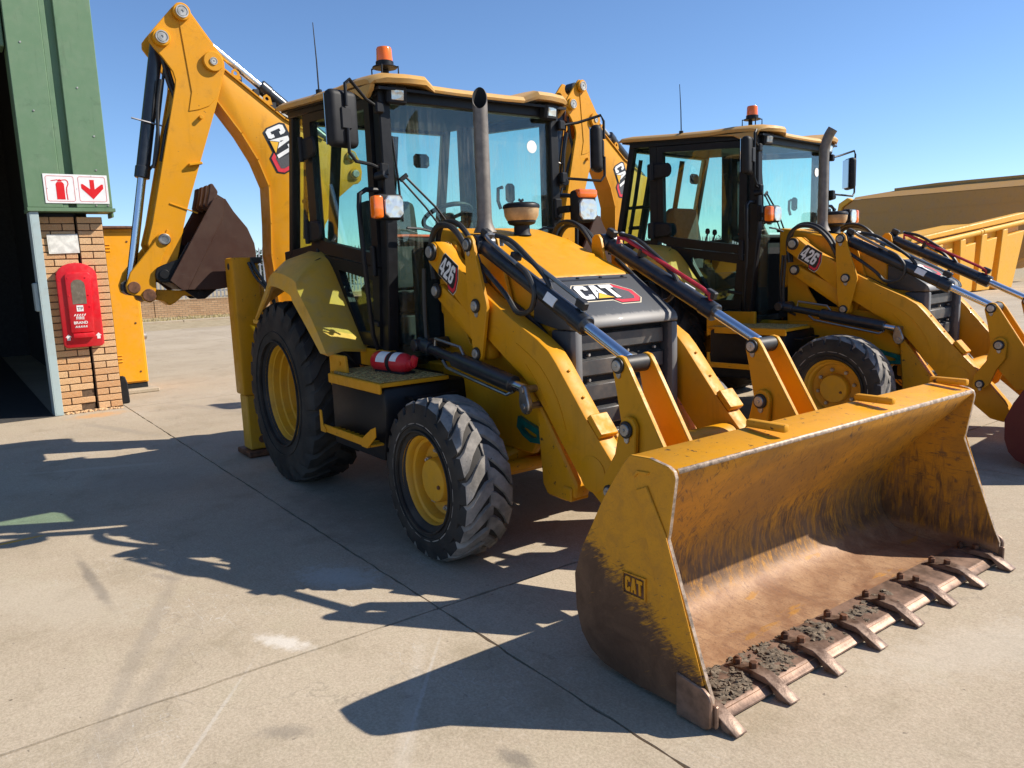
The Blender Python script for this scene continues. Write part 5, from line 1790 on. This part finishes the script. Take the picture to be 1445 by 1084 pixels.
for k, (x, y, h, r, lb) in enumerate([
    (-60, 18.5, 3.3, 2.2, 'dusty grey green tree above the palisade fence beside the raised stabiliser leg'),
    (-62, 26, 3.0, 2.6, 'low dusty tree behind the fence, left of the cab posts'),
    (-64, 55, 3.8, 3.0, 'tree beyond the yard seen through the far machine rear window'),
    (-62, 64, 4.2, 3.2, 'second rounded tree seen through the far machine rear window'),
    (-60, 72, 3.9, 3.0, 'tree seen low through the far machine cab door glass'),
    (-60, 82, 4.4, 3.2, 'taller tree seen low beside the far machine door post')]):
    tree(x, y, h, r, 11+k, lb)

# ------------------------------------------------------------------ workshop
ws_ = empty('workshop_building', (-4.95, -2.1, 0))
tag(ws_, 'workshop with green steel cladding over a face brick pier and dark open doorway', 'building')
def Wk(name, mb, mats, parent=None, **k):
    off = Matrix.Translation((4.95, 2.1, 0))
    mb.moved(off)
    return link(name, mb, mats, parent or ws_, **k)
mb = MB()
mb.box((-15, -1.62, .0), (-5.36, -1.50, 6.2))
mb.box((-15, -13, 0), (-14.8, -1.621, 6.2))
mb.box((-14.79, -13, 0), (-4.95, -12.8, 6.2))
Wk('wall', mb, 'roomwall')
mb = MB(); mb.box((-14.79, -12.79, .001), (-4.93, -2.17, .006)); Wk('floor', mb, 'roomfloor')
mb = MB(); mb.prism([(-15.2, 6.201), (-4.7, 6.201), (-4.7, 6.27), (-15.2, 6.27)], 1, -13.2, -1.20); Wk('roof', mb, 'green')
mb = MB()
mb.box((-5.30, -13.0, 4.3), (-5.0, -2.18, 6.2), .01)
Wk('door_header', mb, 'green')
# cladding
mb = MB()
mb.box((-5.30, -2.165, 2.50), (-4.915, -1.80, 6.2), .006)
mb.box((-5.30, -1.799, 2.50), (-4.922, -1.742, 6.2), .003)
Wk('cladding_panel', mb, 'green')
mb = MB(); mb.box((-5.30, -1.655, 2.50), (-4.915, -1.262, 6.2), .006); Wk('cladding_panel', mb, 'green')
mb = MB(); mb.box((-5.29, -1.741, 2.505), (-4.985, -1.656, 6.2)); Wk('cladding_channel', mb, 'green')
mb = MB()
mb.box((-5.34, -2.17, 2.455), (-4.905, -1.235, 2.498), .003)
mb.box((-5.34, -1.26, 2.40), (-5.06, -1.235, 2.454), .003)
Wk('flashing', mb, 'green')
mb = MB(); rg = random.Random(2)
for y, z in ((-2.03, 4.35), (-1.98, 3.6), (-1.50, 3.9), (-1.38, 3.35), (-1.40, 2.95), (-1.44, 2.53), (-1.31, 2.53), (-1.55, 5.0)):
    mb.cyl((-4.9155, y, z), (-4.908, y, z), .011, 8)
Wk('cladding_screw', mb, 'pin')
# pale steel post
mb = MB()
mb.box((-5.24, -2.155, .004), (-4.93, -2.145, 2.452), .002)
mb.box((-4.940, -2.144, .004), (-4.930, -2.062, 2.452), .002)
mb.box((-5.24, -2.144, .004), (-5.23, -2.062, 2.452), .002)
Wk('door_post', mb, 'palepost')
mb = MB(); mb.box((-5.22, -2.20, 1.28), (-4.98, -2.156, 1.62), .01); Wk('door_track', mb, 'palepost')
# pier: mortar core and single bricks
mb = MB()
mb.box((-5.35, -2.058, 0), (-5.112, -1.680, 2.40))
mb.box((-5.35, -1.658, 0), (-5.092, -1.372, 2.40))
pier = Wk('brick_pier', mb, 'mortar')
bm_cache = {}
def brick(x, y0, y1, z, dx):
    ln = round(y1-y0, 3)
    if ln not in bm_cache:
        q = MB(); q.box((-.11, -ln/2, -.0365), (0, ln/2, .0365), .004)
        me = bpy.data.meshes.new('brick'); me.from_pydata(q.v, [], q.f); me.materials.append(M['brick']); me.update()
        bm_cache[ln] = me
    o = bpy.data.objects.new('brick', bm_cache[ln]); COL.objects.link(o)
    o.parent = pier
    o.location = (x+dx+4.95, (y0+y1)/2+2.1, z)
    o.rotation_euler = (rg.uniform(-.006, .006), rg.uniform(-.008, .008), rg.uniform(-.012, .012))
for k in range(28):
    z = .052+k*.0857
    odd = k % 2
    # left column: outer edge -2.058, inner edge -1.70
    cuts = [-2.058, -1.945, -1.675] if odd else [-2.058, -1.815, -1.675]
    for a, b in zip(cuts[:-1], cuts[1:]):
        if z < .34 and b > -1.72 and a > -1.90:
            continue
        if z < .06:
            b = b-.02
        brick(-5.100, a+.006, b-.006, z, rg.uniform(-.004, .004))
    cuts = [-1.655, -1.372] if k % 2 else [-1.655, -1.515, -1.372]
    for a, b in zip(cuts[:-1], cuts[1:]):
        brick(-5.080, a+.006, b-.006, z, rg.uniform(-.004, .004))
    # the pier's right-hand return, seen edge on
mb = MB()
for k in range(60):
    a = rg.uniform(-2.05, -1.40); x = -5.05+rg.uniform(-.02, .10)
    s = rg.uniform(.006, .022)
    mb.obox((x, a, s*.4+.001), (s*2, s*1.6, s), Matrix.Rotation(rg.uniform(0, 6), 3, 'Z'), s*.2)
rb = link('brick_rubble', mb, 'brick'); tag(rb, 'crumbs of broken brick at the foot of the pier', 'rubble', kind='stuff')
# things inside the doorway
mb = MB()
mb.box((0, -1.4, .80), (.6, .0, .86), .01)
for y in (-1.35, -.05):
    for x in (.05, .55):
        mb.box((x-.03, y-.03, 0), (x+.03, y+.03, .799))
mb.box((.02, -1.38, .25), (.58, -.02, .28))
wb = link('workbench', mb, 'dark'); wb.location = (-9.0, -3.4, .006)
tag(wb, 'dark workbench deep inside the open workshop doorway', 'workbench')
mb = MB()
mb.cyl((0, 0, 0), (0, .20, .02), .055, 20, .012)
mb.cyl((0, .202, .02), (0, .24, .022), .04, 16)
mb.tube([(0, .17, -.04), (0, .175, -.34)], .006, 6)
lo = link('wall_lamp', mb, 'lampshell'); lo.location = (-7.4, -2.66, 1.77)
tag(lo, 'pale cylindrical lamp hanging in the dark doorway', 'lamp')

# ------------------------------------------------------------------ signs on the pier
sg = empty('fire_extinguisher_sign', (-4.912, -1.635, 2.72))
tag(sg, 'white sign with red extinguisher and red down arrow on the green cladding', 'sign')
mb = MB(); mb.box((0.0, -.340, -.170), (.004, .342, .170), .001)
link('sign_board', mb, 'signwhite', sg)
mb = MB()
def rrect(y0, y1, z0, z1, c, n=4):
    P = []
    for cx_, cy_, a0 in ((y1-c, z1-c, 0), (y0+c, z1-c, 90), (y0+c, z0+c, 180), (y1-c, z0+c, 270)):
        for k in range(n+1):
            a = R(a0+90*k/n); P.append((cx_+math.cos(a)*c, cy_+math.sin(a)*c))
    return P
for y0 in (-.318, .022):
    mb.ring(rrect(y0, y0+.296, -.148, .148, .024), rrect(y0+.004, y0+.292, -.144, .144, .021), 0, .0045, .0055)
mb.prism([(-.215, -.125), (-.128, -.125), (-.128, .055), (-.145, .078), (-.198, .078), (-.215, .055)], 0, .0045, .0058)
mb.prism([(-.192, .083), (-.150, .083), (-.150, .096), (-.163, .108), (-.180, .108), (-.192, .096)], 0, .0045, .0058)
mb.prism([(-.262, .086), (-.190, .098), (-.190, .108), (-.262, .094)], 0, .0045, .0058)
hp = [(-.150, .100), (-.108, .104), (-.088, .088), (-.084, .058), (-.104, .012), (-.108, -.04), (-.104, -.125)]
for k in range(len(hp)-1):
    a, b = Vector((0, *hp[k])), Vector((0, *hp[k+1])); d = (b-a).normalized(); nn_ = Vector((0, -d.z, d.y))*.005
    q = [a-d*.002-nn_, b+d*.002-nn_, b+d*.002+nn_, a-d*.002+nn_]
    mb.prism([(p.y, p.z) for p in q], 0, .0045, .0056+.0001*k)
mb.prism([(.147, .112), (.195, .112), (.195, .0), (.270, .060), (.290, .060), (.290, .010), (.171, -.118), (.052, .010), (.052, .060), (.072, .060), (.147, .0)], 0, .0045, .0058)
link('sign_symbol', mb, 'signred', sg)
mb = MB()
for y, z in ((-.305, 0), (0, 0), (.17, .158), (.17, -.158)):
    mb.cyl((.004, y, z), (.007, y, z), .004, 8)
link('sign_screw', mb, 'pin', sg)

fb = empty('fire_extinguisher_cabinet', (-5.076, -1.735, 1.33))
fb.location.x -= .025
tag(fb, 'red arch topped extinguisher cover hung on the brick pier', 'extinguisher cabinet')
def arch(w, z0, z1, c=.03, n=10):
    P = [(-w+c, z0), (w-c, z0), (w, z0+c)]
    rz = w*.72
    for k in range(n+1):
        a = math.pi*k/n
        P.append((w*math.cos(a), z1-rz+rz*math.sin(a)))
    P.append((-w, z0+c))
    return P
mb = MB()
mb.prism(arch(.222, -.518, .518), 0, .025, .095, .012, 2)
cov = link('cover', mb, 'red', fb)
mb = MB()
mb.prism([(-.135, -.335), (.120, -.335), (.150, .37), (.12, .40), (-.105, .40), (-.135, .37)], 0, .0955, .125, .012, 2)
mb.prism([(-.115, -.40), (.112, -.40), (.115, -.342), (-.118, -.342)], 0, .0955, .150, .008, 2)
link('raised_panel', mb, 'red', fb)
mb = MB()
mb.prism([(x*.36-.005, z) for x, z in [(.222*a, b) for a, b in ()]] or [(-.080, .015), (.073, .015), (.073, .235), (.065, .275), (.035, .305), (-.005, .315), (-.045, .305), (-.073, .275), (-.080, .235)], 0, .1255, .127)
link('viewing_port', mb, 'porthole', fb)
mb = MB()
mb.prism([(-.045, -.075), (.028, -.075), (.028, -.001), (-.045, -.001)], 0, .1255, .1268)
# striped sticker
mb.prism([(-.085, -.272), (.050, -.272), (.050, -.265), (-.085, -.265)], 0, .1255, .1265)
for zz in (-.262, -.118):
    for k in range(5):
        y = -.085+k*.027
        mb.prism([(y, zz-.012), (y+.013, zz-.012), (y+.027, zz+.012), (y+.014, zz+.012)], 0, .1255, .1265)
for s in (-1, 1):
    y = s*.165
    mb.prism([(y-.018, -.425), (y+.018, -.425), (y+.018, -.385), (y+.034, -.385), (y, -.350), (y-.034, -.385), (y-.018, -.385)], 0, .0955, .0965)
link('white_sticker', mb, 'white', fb)
def text(name, body, size, loc, mat, parent, bold=.012):
    cu = bpy.data.curves.new(name, 'FONT'); cu.body = body; cu.size = size; cu.align_x = 'CENTER'; cu.offset = bold*size*2; cu.extrude = .0006
    tmp = bpy.data.objects.new(name, cu); COL.objects.link(tmp)
    me = bpy.data.meshes.new_from_object(tmp)
    bpy.data.objects.remove(tmp)
    me.materials.clear(); me.materials.append(M[mat])
    o = bpy.data.objects.new(name, me); COL.objects.link(o); o.parent = parent
    o.rotation_euler = (R(90), 0, R(90)); o.location = loc
    return o
text('lettering', 'FIRE', .050, (.1268, -.018, -.172), 'white', fb)
text('lettering', 'BRAND', .046, (.1268, -.018, -.228), 'white', fb)
text('lettering', 'TP', .055, (.1275, -.008, -.060), 'blackprint', fb, 0)
mb = MB()
for y, z in ((-.105, .335), (.085, .335), (-.11, .12), (.10, .12), (.10, -.02), (-.20, .31), (-.17, -.02)):
    mb.cyl((.094, y, z), (.130 if abs(y) < .15 else .098, y, z), .009, 8)
link('rivet', mb, 'red', fb)
nt = MB(); nt.box((0, -.165, -.114), (.003, .165, .114)); nt.box((.0032, -.150, -.10), (.0042, .145, .098))
no = link('paper_notice', nt, 'paper'); no.location = (-5.086, -1.825, 2.08); no.rotation_euler = (R(1.0), 0, 0)
tag(no, 'weathered blank paper notice fixed to the bricks above the red cover', 'notice')

# orange enclosure behind the pier
oc = empty('metal_enclosure', (-6.7, -1.10, 0))
tag(oc, 'tall orange yellow metal enclosure standing behind the brick pier', 'enclosure')
mb = MB(); mb.box((-.40, -.36, .14), (.40, .295, 2.33), .008); link('enclosure_body', mb, 'orangecab', oc)
mb = MB(); mb.box((.401, -.34, .16), (.412, .270, 2.28), .004)
dr = link('enclosure_door', mb, 'orangecab', oc)
mb = MB()
for z0 in (.46, 2.02):
    for k in range(3):
        mb.obox((.416, -.13, z0+k*.045), (.014, .22, .018), Matrix.Rotation(.5, 3, 'Y'), .003)
link('vent_slat', mb, 'orangecab', dr)
mb = MB()
for y, z in ((.20, 2.15), (.20, 1.0), (.20, .30), (-.30, 2.15)):
    mb.cyl((.412, y, z), (.418, y, z), .014, 10)
link('door_bolt', mb, 'rust', dr)
mb = MB(); mb.prism([(-.42, 2.331), (.48, 2.331), (.48, 2.36), (-.42, 2.42)], 1, -.40, .37, .004); link('canopy', mb, 'rust', oc)
mb = MB(); mb.box((-.38, -.34, .061), (.385, .28, .139)); link('base_frame', mb, 'dark', oc)
mb = MB(); mb.box((-.55, -.45, 0.001), (.55, .40, .060), .01); link('plinth', mb, 'concrete', oc)
mb = MB(); mb.cyl((.30, .296, .80), (.30, .34, .80), .055, 16); mb.cyl((.30, .34, .80), (.30, .35, .80), .035, 16); link('door_knob', mb, 'pin', oc)
mb = MB(); mb.prism([(-.05, 0), (.05, 0), (.045, .26), (.02, .36), (-.035, .36), (-.05, .26)], 0, -.05, .05, .012)
dn = link('drain_boot', mb, 'matte'); dn.location = (-5.34, -1.30, .004); tag(dn, 'dark pipe boot on the ground at the corner of the brick pier', 'pipe')

# ------------------------------------------------------------------ dump bodies at the back
d2 = empty('dump_body', (-7.2, 27.5, 0))
tag(d2, 'bright yellow ribbed dump body resting on the yard at the right', 'dump body')
def off(P):
    return [(y-27.5, z) for y, z in P]
mb = MB()
mb.prism(off([(23.3, .55), (23.6, 1.80), (31.9, 2.62), (31.9, 1.5), (30.98, .02), (29.0, .02), (24.6, .30)]), 0, -3.2, -.25, .02)
link('hull', mb, 'ydump', d2)
mb = MB()
mb.tube([(-.08, 23.44-27.5, 1.70), (-.08, 32.4-27.5, 2.62)], .10, 16)
mb.prism(off([(23.3, 1.82), (23.46, 2.0), (32.4, 2.97), (32.4, 2.72)]), 0, -.55, -.20, .03)
mb.cyl((-.08, 28.02-27.5, 2.17), (-.08, 28.14-27.5, 2.18), .115, 16); mb.cyl((-.08, 28.24-27.5, 2.20), (-.08, 28.34-27.5, 2.21), .115, 16)
link('top_rail', mb, 'ydump', d2)
for a, b, c_, d_ in ((24.75, 25.85, 24.9, 25.85), (26.45, 27.65, 26.5, 27.5), (28.15, 29.4, 27.85, 28.95), (29.9, 31.85, 29.5, 30.95)):
    zt = lambda y: 1.62+(y-23.44)*.1027
    mb = MB()
    mb.prism(off([(c_, .04), (a, zt(a)-.02), (a+.40, zt(a+.4)-.02), (a+.42, zt(a)-.22), (b, zt(b)-.24), (d_, .04)]), 0, -.249, .0, .02)
    link('rib', mb, 'ydump', d2)
mb = MB()
mb.box((-3.0, -6.2, .002), (-.3, -2.9, .30), .02)
link('skid', mb, 'rust', d2)
d1 = empty('dump_body', (-13, 36, 0))
tag(d1, 'large brown tan dump body in shade rising behind the yellow ribbed one', 'dump body')
mb = MB()
mb.prism([(-4.6, 3.55), (-4.40, 4.0), (-3.85, 4.34), (4.6, 4.26), (4.6, 1.2), (3.0, .55), (-3.4, 1.1)], 1, 0.0, 3.2, .03)
link('hull', mb, 'tanpaint', d1)
mb = MB()
# sloping upper plate that catches the sun, with a thin dark rim above
mb.raw([(-3.85, -.02, 4.342), (4.6, -.02, 4.262), (4.6, .95, 4.68), (0, .95, 4.73), (-2.2, .95, 4.67), (-4.05, .50, 4.50), (-3.85, 1.1, 4.30), (4.6, 1.2, 4.2)], [(0, 1, 2, 3, 4, 5), (5, 4, 3, 2, 7, 6)])
mb.prism([(-2.2, 4.66), (0, 4.72), (4.6, 4.68), (4.6, 4.80), (0, 4.85), (-2.2, 4.79)], 1, .93, 1.05, .01)
link('top_rail', mb, 'tanpaint', d1)
mb = MB()
for z0 in (2.75, 3.55):
    mb.box((-4.0, -.012, z0), (4.55, .0, z0+.03))
link('seam', mb, 'tanpaint', d1)
mb = MB()
mb.prism([(-4.75, 3.5), (-4.62, 4.2), (-4.15, 4.46), (-3.9, 4.33), (-4.42, 4.0), (-4.62, 3.54)], 1, -.12, .25, .01)
link('front_lip', mb, 'ydump', d1)
mb = MB()
for x in (-2.5, 0, 2.5):
    mb.box((x-.3, .4, .0), (x+.3, 2.8, 1.15), .02)
link('support_stand', mb, 'rust', d1)

# ------------------------------------------------------------------ the two machines
m1 = empty('backhoe_loader', (0, 0, 0))
build_machine(m1); build_cab(m1); build_backhoe(m1)
tag(m1, 'nearer yellow backhoe loader with scratched rusty front bucket', 'backhoe loader', 'backhoe loaders parked side by side')
m2 = m1.copy(); COL.objects.link(m2)
m2.location = (-.1755, 3.8576, 0); m2.rotation_euler = (0, 0, .1112)
m2['label'] = 'farther yellow backhoe loader on the right with clean dark red front bucket'
heads = [q for q in m1.children if q.name.split('.')[0] == 'headlight']
right_head = min(heads, key=lambda q: q.data.vertices[0].co.y)
for ch in list(m1.children):
    if ch in heads and ch != right_head:
        continue
    c = ch.copy(); COL.objects.link(c); c.parent = m2
    if c.get('_shift'):
        c.location = (0, .95, -.11)
    repaint = ch.name.split('.')[0] == 'loader_bucket'
    fam = [c]
    for gch in list(ch.children):
        d = gch.copy(); COL.objects.link(d); d.parent = c; fam.append(d)
    if repaint:
        for q in fam:
            for sl_ in q.material_slots:
                sl_.link = 'OBJECT'; sl_.material = M['primer_new']
c = right_head.copy(); COL.objects.link(c); c.parent = m2; c.scale = (1, -1, 1)
for gch in list(right_head.children):
    d = gch.copy(); COL.objects.link(d); d.parent = c
# the far machine has an exhaust with a bent tip
old = [q for q in m2.children if q.name.split('.')[0] == 'exhaust_pipe'][0]
bpy.data.objects.remove(old)
mb = MB()
mb.lathe([(.075, 0), (.070, .012), (.052, .05), (.047, .09)], (1.70, -.24, 1.835), (0, 0, 1), 28)
mb.tube([(1.70, -.24, 1.90), (1.70, -.24, 2.30), (1.70, -.24, 2.56), (1.712, -.238, 2.64), (1.740, -.234, 2.72), (1.775, -.229, 2.775)], .046, 22, 4, cap=False)
mb.tube([(1.768, -.230, 2.765), (1.740, -.234, 2.72), (1.712, -.238, 2.64), (1.70, -.24, 2.50)], .041, 22, 4)
r_ = [(1.775, -.229, 2.775), (1.768, -.230, 2.765)]
mb.tube(r_, [.046, .041], 22, cap=False)
for k_ in range(len(mb.f)-13*22-2, len(mb.f)-22):
    mb.mi[k_] = 1
link('exhaust_pipe', mb, ['exhaust', 'boreblack'], m2, split=None)
for o in bpy.data.objects:
    if '_shift' in o:
        del o['_shift']

# red extinguisher lying on the platform
fe = empty('fire_extinguisher', (1.42, -.80, 1.030), R(8))
tag(fe, 'red fire extinguisher with white label lying on the step platform', 'fire extinguisher')
mb = MB()
mb.lathe([(0, -.20), (.05, -.198), (.064, -.18), (.066, -.15), (.066, .10), (.060, .13), (.040, .155), (.020, .165), (0, .165)], (0, 0, 0), (1, 0, 0), 28)
link('cylinder', mb, 'red', fe)
mb = MB()
for x0, x1, a0, a1 in ((-.12, -.02, .1, 1.5), (.03, .10, -.3, 1.3)):
    P = []
    for k in range(9):
        a = a0+(a1-a0)*k/8
        P.append((math.sin(a)*-.0668, math.cos(a)*.0668))
    V = [(x0, y, z) for y, z in P]+[(x1, y, z) for y, z in P]
    mb.raw(V, [(k, k+1, k+10, k+9) for k in range(8)])
link('label', mb, 'white', fe)
mb = MB(); mb.lathe([(.066, -.008), (.071, -.007), (.071, .024), (.066, .025)], (0, 0, 0), (1, 0, 0), 28)
mb.box((-.16, -.05, -.066), (.16, .05, -.050), .006)
link('bracket', mb, 'matte', fe)
mb = MB(); mb.cyl((.15, 0, 0), (.20, 0, 0), .03, 16, .006); mb.obox((.21, 0, .02), (.05, .03, .07), Matrix.Rotation(.4, 3, 'Y'), .008)
link('valve', mb, 'red', fe)

# soil caked on the cutting edge of the nearer bucket: one lumpy sheet with small clods
from mathutils import noise as mnoise
mb = MB(); rg = random.Random(9)
NX, NY, DX = 34, 250, .0055
def soil_h(i, j):
    x = 4.035+i*DX; y = -1.08+j*DX
    u = (x-4.035)/(NX*DX); w = (y+1.08)/(NY*DX)
    f = mnoise.fractal(Vector((x*14, y*14, 3)), .7, 2.1, 5)
    tooth = abs((((y+1.085)/.31+.5) % 1)-.5)
    h = .55*(1-w*.75)+f*.9-abs(u-.55)*1.3*(.6+w)+.25*min(1, tooth*5)-.15
    return max(-.02, h)
V = {}
def sv(i, j):
    if (i, j) not in V:
        x = 4.035+i*DX; y = -1.08+j*DX
        base = .0405+max(0, 4.05-x)*0 if x < 4.05 else .049-(x-4.05)*.052
        h = soil_h(i, j)
        fine = mnoise.noise(Vector((x*160, y*160, 0)))*.0020+mnoise.noise(Vector((x*60, y*60, 7)))*.0025
        V[(i, j)] = len(mb.v)
        mb.v.append((x+rg.uniform(-.002, .002), y+rg.uniform(-.002, .002), base-.002+max(0, h)*.016+(fine if h > .05 else -.004)))
    return V[(i, j)]
for i in range(NX):
    for j in range(NY):
        if soil_h(i, j)+soil_h(i+1, j+1) > .03:
            mb.f.append([sv(i, j), sv(i+1, j), sv(i+1, j+1), sv(i, j+1)]); mb.mi.append(0)
pts = [mb.v[k] for k in range(0, len(mb.v), 1)]
for k in range(700):
    x, y, z = rg.choice(pts)
    s = rg.choice((.0025, .003, .003, .004, .005, .009))
    bm = bmesh.new(); bmesh.ops.create_icosphere(bm, subdivisions=1, radius=s)
    for v in bm.verts:
        v.co *= rg.uniform(.65, 1.25); v.co.z *= .7
        v.co += Vector((x+rg.uniform(-.01, .01), y+rg.uniform(-.01, .01), z+s*.35))
    mb.frombm(bm)
dc = link('soil_clods', mb, 'dirt', split=None, ang=60); tag(dc, 'dark crumbly soil caked along the near bucket cutting edge', 'soil', kind='stuff')

for o in bpy.data.objects:
    if o.type == 'EMPTY':
        o.empty_display_size = .1
